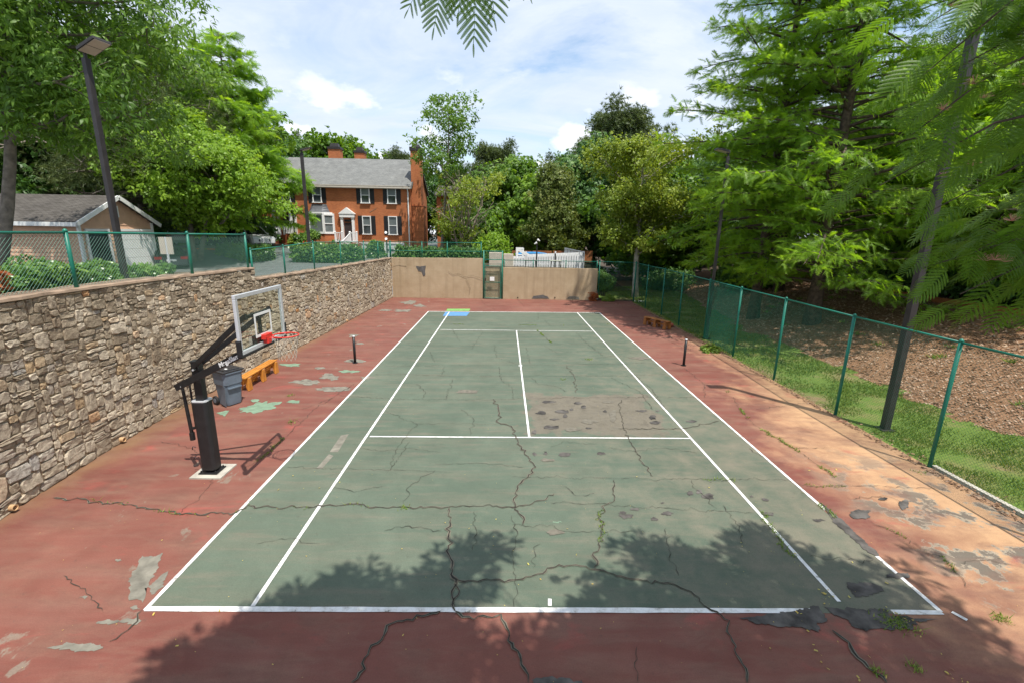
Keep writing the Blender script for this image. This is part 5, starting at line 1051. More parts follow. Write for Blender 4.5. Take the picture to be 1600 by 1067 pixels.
car('dark car with red tail lights under the maple behind the fence hedge', (-23.6, 33.8, 3.45), R_(95), 'carblack', False, 4.5, 1.8, 1.45)
car('silver car half hidden under the trees behind the shed', (-26.4, 33.9, 3.5), R_(95), 'silver', True, 4.5, 1.8, 1.6)

# ------------------------------------------------------------------ white pool fence, panels, cover
pf = thing('picket_fence', 'white shadowbox picket fence around the pool above the tan wall', 'fence', (2.5, 33, 2.2))
def pickets(u0, u1, vt0, vt1, Y, vb=420):
    a, b2 = AY(u0, vt0, Y), AY(u1, vt1, Y); n = max(2, int((b2.x-a.x)/.205)); zb = 2.2
    for i in range(n):
        t = (i+.5)/n; x = a.x+(b2.x-a.x)*t; zt = a.z+(b2.z-a.z)*t; mb = MB(); mb.prism([(x-.07, Y, zb), (x+.07, Y, zb), (x+.07, Y, zt-.06), (x+.03, Y, zt), (x-.03, Y, zt), (x-.07, Y, zt-.06)], (0, 0, 0), (0, .02, 0)); B(mb, 'picket', 'whitewood', pf)
        if i < n-1: mb = MB(); mb.box((x+.10, Y+.09, (zb+zt)/2), (.14, .02, zt-zb)); B(mb, 'picket', 'whitewood', pf)
    for k in (.25, .8): B(MB().bar((a.x, Y+.05, zb+(a.z-zb)*k), (b2.x, Y+.05, zb+(b2.z-zb)*k), .05, .09), 'rail', 'whitewood', pf)
pickets(796, 822, 401, 400, 33); pickets(822, 913, 398, 394.5, 33)
for u in (797, 822, 868, 912.5): p = AY(u, 394 if u > 800 else 400, 33); B(MB().box((p.x, 33.06, (2.2+p.z)/2), (.12, .12, p.z-2.2+.08)), 'post', 'whitewood', pf)
st_ = thing('deck_stairs', 'white stair rail rising at the left end of the picket fence', 'stairs', (AY(812, 400, 34).x, 34, 2.2)); a = AY(808, 389, 34); b2 = AY(838, 407, 34)
B(MB().bar((a.x, 34, a.z), (b2.x, 34, b2.z), .09, .24), 'stair_rail', 'white', st_); B(MB().box((a.x, 34, (2.2+a.z)/2), (.2, .2, a.z-2.2+.2)), 'newel_post', 'white', st_); B(MB().box((a.x+.5, 34.05, (2.2+a.z)/2), (.16, .16, a.z-2.2+.1)), 'newel_post', 'white', st_); B(MB().box((a.x+.25, 34.0, a.z+.02), (.55, .1, .16)), 'cap_rail', 'white', st_)
rp_ = thing('deck_rail', 'white solid rail panels behind the right end of the picket fence', 'railing', (AY(890, 400, 35.5).x, 35.5, 2.2)); a = AY(882, 389, 35.5); b2 = AY(912, 395, 35.5)
for k in range(6): t0, t1 = k/6, (k+.9)/6; B(MB().prism([(a.x+(b2.x-a.x)*t0, 35.5, 2.4), (a.x+(b2.x-a.x)*t1, 35.5, 2.4), (a.x+(b2.x-a.x)*t1, 35.5, a.z+(b2.z-a.z)*t1), (a.x+(b2.x-a.x)*t0, 35.5, a.z+(b2.z-a.z)*t0)], (0, 0, 0), (0, .04, 0)), 'board', 'whitewood', rp_)
B(MB().bar((a.x, 35.48, a.z+.05), (b2.x, 35.48, b2.z+.05), .14, .09), 'cap_rail', 'white', rp_)
a = AY(764, 395, 32.6); b2 = AY(802, 417, 32.6); pb = thing('utility_box', 'pale beige boxes standing left of the white picket fence', 'box', (a.x, 32.6, 2.25)); x2 = AY(786, 400, 32.6).x
B(MB().box(((a.x+x2)/2, 32.9, (2.25+a.z)/2), (x2-a.x-.02, .6, a.z-2.25)), 'cabinet', 'beige', pb, bevel=.02); B(MB().box(((x2+b2.x)/2+.02, 33.0, (2.25+a.z-.1)/2), (b2.x-x2-.06, .6, a.z-.1-2.25)), 'cabinet', 'beige', pb, bevel=.02)
a = AY(806, 397, 37); b2 = AY(862, 397, 37); T = thing('pool_cover', 'strip of bright blue pool cover behind the white pickets', 'pool cover', ((a.x+b2.x)/2, 37, 2.3)); mb = MB(); n = 14; P = [(a.x+(b2.x-a.x)*i/n, a.z+.22*max(0., math.sin(math.pi*i/n))**.6-.1) for i in range(n+1)]
for p, q in zip(P, P[1:]): mb.quad((p[0], 37, 2.3), (q[0], 37, 2.3), (q[0], 37, q[1]), (p[0], 37, p[1])); mb.quad((p[0], 37, p[1]), (q[0], 37, q[1]), (q[0], 39, q[1]), (p[0], 39, p[1])); mb.quad((p[0], 39, 2.3), (q[0], 39, 2.3), (q[0], 39, q[1]), (p[0], 39, p[1]))
B(mb, 'cover_sheet', 'bluecover', T); B(MB().tube([(a.x, 37.02, a.z-.1), (b2.x, 37.02, b2.z-.1)], .05, 6), 'cover_roller', 'white', T)
def furn(u, w, lab, mat, Y=31.3):
    p = AY(u, 414, Y); T = thing('patio_table', lab, 'table', (p.x, Y, 2.25)); MB().box((0, 0, .62), (w, .5, .07)).build('tabletop', mat, T, bevel=.01)
    for x in (-w/2+.08, w/2-.08):
        for y in (-.18, .18): MB().tube([(x, y, 0), (x*.9, y, .6)], .022, 6).build('leg', 'bronze', T)
furn(829, 1.0, 'low dark patio table in front of the white pickets beside the lamp post', 'barkgrey'); furn(868, .9, 'pale low patio table in front of the white pickets towards the right', 'beige')
# dark planter hedge top behind the left stucco wall's fence and orange timber edging
te = thing('timber_edging', 'orange timber edging along the top of the mulch bank under the trees', 'edging', (21.5, 14, 2.1))
yy = -6.
while yy < 30: e = 21.2+max(0, yy-20)*.16+.12*math.sin(yy*.7); e2 = 21.2+max(0, yy+2.4-20)*.16+.12*math.sin((yy+2.4)*.7); B(MB().bar((e, yy+.02, hR(e, yy)+.10), (e2, yy+2.38, hR(e2, yy+2.4)+.10), .14, .26), 'timber', 'timber', te); yy += 2.4
te2 = thing('timber_edging', 'orange timber edging behind the pool under the dark trees', 'edging', (2.5, 41, 2.3))
for k in range(4): a = AY(800+32*k, 394.5, 41); b2 = AY(830+32*k, 394.5, 41); B(MB().box(((a.x+b2.x)/2, 41, (2.2+a.z+.15)/2), (b2.x-a.x, .15, a.z+.15-2.2)), 'timber', 'timber', te2)

# ------------------------------------------------------------------ trees
rnp = np.random.RandomState(5)
dome = lambda t: (math.sin(math.pi*min(1, .16+.86*t)))**.7
cone = lambda t: max(.05, 1.0-t)**.8
vase = lambda t: .45+.6*math.sin(math.pi*(.15+.75*t))
colm = lambda t: .55+.45*math.sin(math.pi*(.1+.8*t))
def at(u, Y, z=None):   # a foot on the terrain in the photograph's column u at distance Y
    p = AY(u, 400, Y); return (p.x, Y, (hR(p.x, Y) if p.x > 9 and Y < 45 else hB(p.x, Y)) if z is None else z)
def top(u, v, Y): return AY(u, v, Y).z
# right: three bald cypresses on the mulch bank
cypA = cypress('cypress_tree', 'largest feathery bright green cypress with a thick trunk on the mulch bank', (15.2, 17.6, .62), 26, 6.6, 2.0, 185, 14500, 21, tr=.30, power=.5)
cypress('cypress_tree', 'feathery cypress with drooping boughs left of the thick trunked one', (13.9, 20.8, .45), 25, 5.9, 3.0, 140, 10500, 22, tr=.25, power=.42)
copy_thing(cypA, (18.8, 26.8, 1.3), R_(250), (.9, .9, .82), 'cypress standing behind and between the two front cypresses')
copy_thing(cypA, (23.5, 17.5, 2.2), R_(60), (.8, .8, .75), 'cypress at the right on the bank behind the near floodlight pole')
# sycamore with pale trunk beyond the corner of the court
syc = tree('sycamore_tree', 'light yellow green sycamore with a white trunk beyond the court corner', (10.25, 32.3, .05), 11.6, 3.9, 4.6, 24, lambda t: .55+.5*math.sin(math.pi*(.15+.72*t)), 'leaf', 6800, 'lime', 'barkpale', 31, .27, (.2, 1.6), 1.0, .85, sub=6, rise=.55, lmin=.45)
# far row behind the pool and beside the house
oakP = tree('oak_tree', 'mid green oak behind the pool left of the olive magnolia', at(803, 50), top(803, 252, 50)-2.3, 4.6, 1.0, 30, dome, 'farleaf', 5200, 'oak', 'barkgrey', 41, .25, (0, 0), 1.5)
mag = tree('magnolia_tree', 'olive toned magnolia with glossy leaves directly behind the pool fence', at(862, 44), top(862, 257, 44)-2.3, 3.1, .5, 34, lambda t: .9*(1-t)**.55+.12, 'bigleaf', 6200, 'olive', 'bark', 42, .22, (0, 0), 1.0, .3, sub=5)
deepP = tree('oak_tree', 'deep green broad oak right of the magnolia under the tall pine', at(925, 50), top(925, 212, 50)-2.0, 5.2, 1.2, 34, dome, 'farleaf', 6500, 'deep', 'bark', 43, .3, (0, 0), 1.6)
pineP = tree('pine_tree', 'tall dark pine rising above every other tree behind the sycamore', at(952, 58), top(952, 158, 58)-2.0, 5.6, 8.5, 46, lambda t: .35+.75*math.sin(math.pi*(.2+.75*t)), 'tuftbig', 13000, 'pine', 'bark', 44, .3, (0, 0), 1.35, .5, sub=6, rise=.3)
br2 = tree('maple_tree', 'bright green maple between the dark oak and the magnolia', at(838, 47), top(838, 275, 47)-2.3, 3.0, .8, 26, dome, 'farleaf', 4200, 'bright', 'barkgrey', 45, .2, (0, 0), 1.2)
# tall thin tree at the house corner with bare stems
thin = tree('ash_tree', 'tall slender tree with an open leafy top at the right corner of the brick house', at(689, 39.5), top(682, 152, 39.5)-2.3, 3.1, 9.2, 16, vase, 'leaf', 1500, 'oak', 'barkgrey', 46, .15, (.9, .3), .8, .4, sub=5, rise=.5, multi=1)
tree('mimosa_tree', 'bright feathery mimosa leaning in from the right at the top of the mulch bank', (23, 12.5, 2.1), 11, 5.0, 2.2, 34, dome, 'frond', 5200, 'cyp', 'barkgrey', 57, .16, (-2.2, .3), 1.0, .7, sub=6, rise=.3)
tree('shrub_tree', 'many stemmed half dead tree with bare grey twigs beside the house corner', at(722, 38.5), top(712, 275, 38.5)-2.3, 2.9, .6, 30, vase, 'leaf', 1000, 'lime', 'twigdry', 47, .10, (1., 0), .75, .4, sub=7, rise=1.2, multi=5, bare=.6)
tree('shrub_tree', 'low leafy green tree at the foot of the bare stems behind the tan wall', at(736, 43), top(735, 335, 43)-2.3, 3.0, .4, 22, dome, 'farleaf', 3000, 'oak', 'barkgrey', 48, .12, (0, 0), 1.1)
tree('shrub_tree', 'small lime green bush above the beige boxes behind the gate', at(772, 36.5), 2.2, 1.5, .3, 12, dome, 'leaf', 900, 'bright', 'barkgrey', 49, .06, (0, 0), .6)
pine2 = copy_thing(pineP, at(772, 62), R_(80), (.72, .72, .72), 'dark pine in the gap right of the slender tree')
G_ = 'trees closing the view at the back'
def back(src, u, Y, vt, rz, lab, wf=1., grp=G_):
    b = at(u, Y); H0 = max((c.z if isinstance(c, Vector) else 0) for c in [Vector(v) for v in [ch for ch in src.children if ch.name.startswith('crown')][0].bound_box]); s = (top(u, vt, Y)-b[2])/H0; copy_thing(src, b, R_(rz), (s*wf, s*wf, s), lab, grp)
back(oakP, 755, 54, 268, 100, 'mid green oak behind the bare stemmed tree'); back(deepP, 825, 60, 262, 40, 'dark oak behind the bright maple left of the magnolia'); back(oakP, 885, 62, 240, 200, 'tree between the magnolia top and the tall pine', .9)
back(deepP, 985, 56, 222, 90, 'deep green tree below the tall pine on its right'); back(oakP, 1040, 54, 230, 300, 'green tree behind the sycamore at its right'); back(deepP, 1105, 50, 240, 10, 'dark tree behind the drooping cypress boughs')
back(pineP, 625, 66, 224, 30, 'pine showing over the roof left of the gable chimney', .8); back(oakP, 548, 64, 200, 150, 'round oak rising over the roof ridge between the ridge chimneys', .9); back(oakP, 490, 66, 208, 250, 'oak over the left end of the roof', .8); back(deepP, 655, 60, 240, 70, 'dark tree behind the gable chimney', .7)
back(deepP, 710, 64, 250, 190, 'dark tree seen through the slender ash crown'); back(pineP, 868, 66, 232, 310, 'distant pine just left of the tallest one', .7); back(pineP, 465, 64, 196, 120, 'sparse pine behind the left end of the roof', .55)
back(deepP, 790, 58, 282, 320, 'dark tree low behind the beige boxes', 1.2); back(deepP, 730, 52, 300, 220, 'dark shrubby tree low behind the bare stems', 1.2)
# dark wood on the right beyond the timber edging
for i, (x, y, h, w, rz, lab) in enumerate(((24.5, 12, 15, 1.0, 0, 'dark leafy tree at the right beyond the timber edging behind the floodlight'), (26, 19, 17, 1.0, 80, 'dark tree on the bank top right of the thick cypress'), (25, 5.5, 14, 1.0, 160, 'dark tree at the right picture edge above the mulch bank'), (23.5, 27, 15, 1.1, 240, 'dark tree behind the middle cypress trunks'), (21.9, 38, 14, 1.1, 300, 'dark tree beyond the drooping cypress at the far grass'), (31, 9, 19, 1., 30, 'tall dark tree filling the upper right behind the mimosa leaves'), (33, 16, 20, 1., 110, 'tall tree behind the right wood'), (14.5, 42, 13, 1.2, 45, 'dark tree on the far lawn behind the sycamore trunk'), (27, 33, 17, 1.1, 200, 'tall tree deep in the right wood behind the cypresses'), (28, -1, 15, 1., 100, 'dark tree past the right picture edge'))):
    src = (deepP, oakP)[i % 2]; H0 = max(Vector(v).z for v in [ch for ch in src.children if ch.name.startswith('crown')][0].bound_box); s = h/H0
    x += 4.5 if x > 22 else 0; copy_thing(src, (x, y, hR(x, y)), R_(rz), (s*w, s*w, s), lab, 'dark trees of the right wood')
def shrub(lab, base, rx, ry, h, n, leaf, seed, tpl='leaf', cat='shrub', name='shrub', grp=None, csz=.35, stem=True):
    r = np.random.RandomState(seed); T = thing(name, lab, cat, base, 0, grp); cl = []; mb = MB()
    for i in range(max(8, int(rx*ry*h*10)+8)):
        p = r.normal(size=3); p /= np.linalg.norm(p); k = r.uniform(.45, .95); q = np.array([p[0]*rx*k, p[1]*ry*k, h*(.5+.5*p[2]*k)]); cl.append((q, csz*r.uniform(.7, 1.2)))
        if stem and i < 9: mb.tube([(p[0]*.15, p[1]*.15, -.05), tuple(q*np.array([.6, .6, .5])), tuple(q)], [.03, .018, .006], 5, False)
    if stem: mb.build('stem', 'bark', T)
    link('foliage', crown_mesh('foliage', cl, n, tpl, MT[leaf], seed+1, .45, .7, (0, 0, h*.4), .8), T); return T
for i, (x, y, rx, h, lab) in enumerate(((23, 9, 2.2, 2.6, 'dark evergreen shrub above the timber edging right of the floodlight'), (22.8, 15, 2., 2.2, 'dark evergreen shrub above the timber edging behind the thick cypress trunk'), (23.2, 4, 2.2, 2.4, 'dark evergreen shrub above the timber edging at the picture edge'), (22.6, 21, 2.2, 2.2, 'dark evergreen shrub behind the mulch bank between cypress trunks'), (23.4, 12.2, 1.8, 2., 'low dark evergreen shrub between two larger ones on the bank top'), (18, 30, 2.4, 2.2, 'dark evergreen shrub at the far end of the mulch bank'), (23, 18, 2, 2.4, 'evergreen shrub at the bank top under the cypress boughs'), (14.5, 37, 2.6, 2.0, 'dark shrub on the far lawn behind the pale trunk'))):
    shrub(lab, (x, y, hR(x, y)), rx, rx, h, 1500, 'deep', 60+i, 'leaf', grp='evergreen shrubs along the bank top')
shrub('dark rounded shrub at the right end of the lower stucco wall', (7.2, 30.6, .3), .75, .8, 2.0, 900, 'deep', 71, 'hedge', csz=.3); shrub('dry brown weeds at the right foot of the lower stucco wall', (6.2, 29.35, 0), .35, .25, .8, 160, 'rust', 72, 'hedge', csz=.2, name='weed_clump', cat='weeds'); shrub('low leafy weeds beside the fence corner at the end of the stucco wall', (7.3, 29.4, 0), .7, .4, .45, 260, 'weed', 73, 'hedge', csz=.2, name='weed_clump', cat='weeds')
shrub('green weed clump at the court edge beside the right fence', (8.55, 14.4, 0), .5, .35, .22, 200, 'weed', 74, 'hedge', csz=.16, name='weed_clump', cat='weeds', stem=False)
# left: hedge behind the low fence, drive hedge, shrubs by the house
def hedge(lab, pts, w, h, n, leaf, seed, name='hedge', tpl='hedge', csz=.22):
    r = np.random.RandomState(seed); p0 = pts[0]; T = thing(name, lab, 'hedge', p0, 0); cl = []; st_ = MB(); acc = 0
    for a, b2 in zip(pts, pts[1:]):
        a, b2 = np.array(a, float), np.array(b2, float); L = np.linalg.norm(b2-a); m_ = int(L*18*h/.9)
        for i in range(m_):
            t = r.rand(); p = a+(b2-a)*t-np.array(p0); hh = h*(1+.16*mnoise.noise((p[0]*.9, p[1]*.9, 0))); side = r.uniform(-1, 1); zz_ = hh*r.uniform(.15, 1)**.7; sw_ = w*(1-.35*(zz_/hh)**2); cl.append((p+np.array([side*sw_*.5, r.uniform(-.1, .1), zz_]), csz*r.uniform(.7, 1.3)))
            if i % 9 == 0: st_.tube([p+np.array([0, 0, -.1]), p+np.array([side*.2, 0, zz_])], [.018, .005], 4, False)
    st_.build('stem', 'bark', T); link('foliage', crown_mesh('foliage', cl, n, tpl, MT[leaf], seed+1, .5, .7, None, .9), T); return T
hz = lambda x, y: hL(x, y)
hedge('glossy green laurel hedge behind the low fence beside the floodlight pole', [(-11.1, -1, 3.55), (-11.15, 4, 3.55), (-11.2, 7.2, 3.5)], 1.0, .5, 4400, 'hedge', 81)
hedge('lower trimmed end of the laurel hedge right of the floodlight pole', [(-11.3, 7.5, 3.45), (-11.4, 9.2, 3.4)], .8, .36, 900, 'hedge', 82)
for i, (x, y, z) in enumerate(((-10.35, 2.85, 3.95), (-10.40, 3.6, 4.05), (-10.5, 3.15, 3.8))): shrub(('rust brown dead fern fronds at the left end of the hedge', 'rust brown dead spray in the middle of the laurel hedge', 'small rust brown dead clump low in the laurel hedge')[i], (x, y, z-.25), .16, .18, .5, 70, 'rust', 83+i, 'hedge', csz=.14, name='dead_fern', cat='plant', stem=False)
a = AY(470, 405, 26); b2 = AY(562, 405, 26); hedge('clipped green hedge by the driveway behind the lower wall fence', [(a.x, 26, 2.85), (b2.x, 26, 2.75)], 1.2, .95, 3000, 'hedge', 86, tpl='leaf', csz=.32)
a = AY(586, 400, 31); shrub('single upright bush in front of the pale garage doors', (a.x, 31.3, 2.4), .55, .5, 1.75, 700, 'hedge', 87, 'leaf', csz=.25)
a = AY(660, 398, 33); hedge('low dark hedge line behind the fence on the left tan wall', [(AY(622, 398, 32).x, 32, 2.35), (AY(752, 398, 32).x, 32, 2.3)], .9, 1.15, 2600, 'deep', 88, tpl='leaf', csz=.3)
hedge('dark green hedge left of the driveway behind the low fence', [(-20.6, 28.6, 2.7), (-16.8, 26.2, 2.6)], 1.6, .95, 3600, 'hedge', 89, tpl='leaf', csz=.32)
q = AY(483, 372, 41); sh_ = shrub('round clipped bush with red blooms before the bay window', (q.x, 40.9, 3.35), 1.25, .9, 1.4, 1300, 'hedge', 90, 'leaf', csz=.3)
mb = MB()
for k in range(16): a_ = rnd.uniform(0, 6.28); mb.box((.35+rnd.gauss(0, .3), -.95-rnd.uniform(0, .15), .35+rnd.gauss(0, .12)), (.11, .11, .10))
o = mb.build('bloom', 'redflower', sh_); o['kind'] = 'stuff'
q = AY(458, 374, 41); shrub('small yellow green shrub right of the porch steps', (q.x, 41.2, 3.4), .45, .4, .95, 300, 'lime', 91, 'leaf', csz=.22); q = AY(421, 372, 40.5); shrub('grey green shrub left of the porch steps behind the white car', (q.x, 40.8, 3.5), .8, .7, 1.3, 600, 'hedge', 92, 'leaf', csz=.26); q = AY(523, 378, 41.6); shrub('tiny shrub in the angle of the landing and bay', (q.x, 41.7, 2.9), .35, .3, 1.0, 200, 'hedge', 93, 'leaf', csz=.2)
# left side trees
tl = tree('mimosa_tree', 'big leafy tree with pale trunk at the left edge spreading over the shed', (-19.4, 11.8, 2.9), 14.0, 5.7, 6.4, 40, dome, 'long', 11500, 'oak', 'barkgrey', 101, .21, (2.4, .6), 1.1, .75, sub=6, rise=.30)
pl2 = tree('pine_tree', 'shaggy dark pine with bare limbs behind the salmon shed', at(225, 27), 13.5, 6.6, 4.2, 40, dome, 'tuft', 15000, 'pine', 'barkgrey', 102, .3, (.5, 0), 1.15, .5, sub=6, rise=.06)
cypress('cypress_tree', 'bright green cypress rising to a point left of the brick house', at(382, 33), top(362, 58, 33)-3.3, 5.2, 2.0, 120, 9000, 103, 'farfrond', 'cyp', .25, power=.62)
mp_ = tree('maple_tree', 'bright lime green maple in front of the house left end', at(308, 26.5), 9.8, 4.3, 3.6, 34, dome, 'leaf', 8200, 'bright', 'barkgrey', 104, .16, (0, 0), 1.05, .85, sub=6, rise=.32, multi=2, flat=.45)
copy_thing(mp_, at(366, 39), R_(130), (.7, .7, .85), 'smaller lime green maple at the left end of the brick house'); 
for i, (u, Y, h, rz, src, lab) in enumerate(((40, 36, 17, 20, oakP, 'dense oak behind the shed at the left picture edge'), (140, 33, 16, 100, deepP, 'dark oak behind the shaggy pine'), (300, 37, 17, 200, oakP, 'oak between the pine and the pointed cypress'), (-170, 22, 15, 250, deepP, 'dark oak beyond the left picture edge'), (430, 50, 14, 300, deepP, 'dark oak behind the pointed cypress by the roof'), (200, 42, 18, 60, deepP, 'tall dark oak behind the left row'), (80, 38, 17, 160, oakP, 'tall oak behind the shed ridge'))):
    H0 = max(Vector(v).z for v in [ch for ch in src.children if ch.name.startswith('crown')][0].bound_box); s = h/H0; copy_thing(src, at(u, Y), R_(rz), (s, s, s), lab, 'dense trees at the left behind the shed')
for i, (u, Y, lab) in enumerate(((275, 33, 'dark understory bush right of the shed'), (310, 35, 'understory bush behind the parked dark cars'), (355, 37.5, 'understory bush under the lime maple'), (30, 32, 'understory bush left behind the shed'), (395, 38, 'understory bush at the house left corner'))): b_ = at(u, Y); shrub(lab, b_, 2.3, 1.6, 2.6, 1500, 'oak' if i % 2 else 'deep', 110+i, 'leaf', grp='understory bushes on the left', csz=.55)
# ------------------------------------------------------------------ the mimosa that overhangs the camera
def mimosa_leaf_mesh(seed, L=.36, npair=11, nl=19):
    r = np.random.RandomState(seed); V = []; F = []; T = []
    def tri(a, b, c, t): k = len(V); V.extend([a, b, c]); F.append((k, k+1, k+2)); T.extend([t]*3)
    def axis(t): return np.array([t*L, .012*math.sin(t*3), -.09*t*t*L/.36])
    for i in range(10):
        a, b = axis(i/10), axis((i+1)/10); w = np.array([0, .0016, 0]); tri(a-w, a+w, b+w, .15); tri(a-w, b+w, b-w, .15)
    for p in range(npair+1):
        t = .16+.84*p/npair
        for s in (-1, 1):
            if p == npair and s == 1: continue
            o = axis(t); ang = (R_(62)-R_(26)*t)*s if p < npair else 0; ln = L*.40*(math.sin(math.pi*(.22+.66*t))**.7)*r.uniform(.92, 1.06); d = np.array([math.cos(ang), math.sin(ang), 0]); n = np.array([-d[1], d[0], 0]); dz = -.22; t0 = r.uniform(.3, .6)
            def px(q): return o+d*ln*q+np.array([0, 0, dz*ln*q*q])
            w = n*.0010; a, b = px(0), px(1); tri(a-w, a+w, b, .2)
            for j in range(nl):
                q = (j+.6)/nl; c = px(q); ll = ln*.098*(math.sin(math.pi*(.12+.83*q))**.6); hw = ln/nl*.50
                for s2 in (-1, 1):
                    e = c+(n*s2*.90+d*.43)*ll+np.array([0, 0, -.14*ll]); dd = d*hw; tint = t0+r.uniform(-.15, .15); k = len(V); V.extend([c-dd, c+dd, e+dd*.75, e-dd*.85]); F.append((k, k+1, k+2)); F.append((k, k+2, k+3)); T.extend([tint]*4)
    return np_mesh('leaf', V, F, MT['mimosa'], np.clip(T, 0, 1))
LM = [mimosa_leaf_mesh(s, L, n) for s, L, n in ((1, .36, 9), (2, .33, 7), (3, .40, 10))]
mim = thing('mimosa_tree', 'mimosa tree overhanging the camera with fern like leaves hanging into view', 'tree', (6.6, -8.2, .3))
MO = Vector(mim.location)
def put_leaf(pos, d, n, k, sc):
    d = Vector(d).normalized(); n = Vector(n); n = (n-d*n.dot(d)).normalized(); y = n.cross(d); mm = Matrix((d, y, n)).transposed().to_4x4(); o = bpy.data.objects.new('leaf', LM[k]); COL.objects.link(o); o.parent = mim; mm = Matrix.Translation(Vector(pos)-MO)@mm@Matrix.Scale(sc, 4); o.matrix_local = mm; return o
wd = MB(); r6 = np.random.RandomState(66)
def branch(pts, r0, r1, n=6): P = [Vector(p)-MO for p in pts]; k = len(P)-1; wd.tube(P, [r0+(r1-r0)*i/k for i in range(k+1)], n, False)
branch([(6.6, -8.2, 0), (6.4, -8.0, 3), (6.0, -7.6, 5.2), (5.2, -7.0, 6.8), (4.4, -6.2, 8.6)], .17, .11, 10)
def Rp(u, v, dist): d = ray(u, v); return Vector(CP+d/np.linalg.norm(d)*dist)
# leaves hanging in at the top of the view
hub = Rp(720, -190, 2.5); branch([(5.2, -7.0, 6.8), (3.2, -5.8, 7.3), (1.2, -4.2, 7.2), tuple(hub+Vector((.3, 0, .25))), tuple(hub)], .10, .012); rt, dn, fw = Vector(AX[0]), Vector(-AX[1]), Vector(AX[2])
for (u, v, dst, dx, dy, k, sc) in ((737, -52, 2.45, .03, 1, 0, .86), (694, -66, 2.5, -.22, 1, 2, .72), (752, -78, 2.5, .26, 1, 1, .85), (672, -62, 2.6, -.6, .9, 1, .72), (725, -112, 2.6, -.1, 1, 2, .85), (790, -105, 2.6, .5, .9, 1, .8)):
    p = Rp(u, v, dst); put_leaf(p, rt*dx+dn*dy+fw*.12, -fw+Vector((.15, 0, .1)), k, sc*.86); branch([tuple(hub), tuple((hub+p)/2+Vector((0, 0, .02))), tuple(p)], .006, .002, 4)
# the leafy boughs on the right of the view
boughs = [((1720, -60), (1440, 120), 4.3, 3.5), ((1720, 40), (1400, 230), 4.0, 3.3), ((1740, 150), (1375, 290), 3.9, 3.2), ((1740, 230), (1455, 330), 4.6, 4.0), ((1740, 330), (1530, 390), 4.4, 3.8), ((1740, 380), (1440, 420), 4.2, 3.7), ((1740, 400), (1500, 460), 4.0, 3.6), ((1720, -120), (1520, 20), 4.6, 4.0), ((1740, 100), (1540, 210), 5.0, 4.6), ((1760, 300), (1560, 330), 5.0, 4.6), ((1700, -60), (1430, 50), 4.6, 4.0), ((1720, 40), (1490, 110), 4.4, 3.9)]
nleaf = 0
for bi, ((u0, v0), (u1, v1), d0, d1) in enumerate(boughs):
    a, b2 = Rp(u0, v0, d0+.9), Rp(u1, v1, d1+.9); mid = (a+b2)/2+Vector((0, 0, .12)); root = Vector((5.2, -7.0, 6.8)) if v0 < 200 else Vector((5.9, -7.5, 5.4))
    branch([tuple(root), tuple((root+a)/2+Vector((.5, 0, .2))), tuple(a), tuple(mid), tuple(b2)], .022, .003, 5)
    n = 24
    for j in range(n):
        t = .08+.92*j/(n-1); p = (a*(1-t)**2+mid*2*t*(1-t)+b2*t*t) if False else (a+(mid-a)*min(1, 2*t) if t < .5 else mid+(b2-mid)*(2*t-1)); s = 1 if j % 2 else -1
        bd_ = (b2-a).normalized(); sd_ = bd_.cross(Vector((0, 0, 1))).normalized(); d = bd_*r6.uniform(.1, 1.)+sd_*s*r6.uniform(.2, 1.)+Vector((0, 0, r6.uniform(-.8, .25)))
        if j == n-1: d = bd_+Vector((0, 0, -.3))
        pp = p+Vector(r6.normal(size=3)*.13); put_leaf(pp, d, Vector((r6.uniform(-.7, .7), r6.uniform(-.9, .4), 1)), r6.randint(3), r6.uniform(.5, .9)); nleaf += 1
    if bi in (1, 3, 4, 6, 8):
        mb = MB()
        for q in range(3):
            c = a+(b2-a)*r6.uniform(.3, .8)+Vector((r6.normal()*.15, r6.normal()*.15, .10))
            for w in range(26): dd = Vector(r6.normal(size=3)); dd.z = abs(dd.z); dd.normalize(); mb.tube([c-MO, c+dd*.055-MO], [.0015, .0008], 3, False)
        o = mb.build('bloom', 'flower', mim); o['kind'] = 'stuff'
wd.build('trunk', 'bark', mim, True)
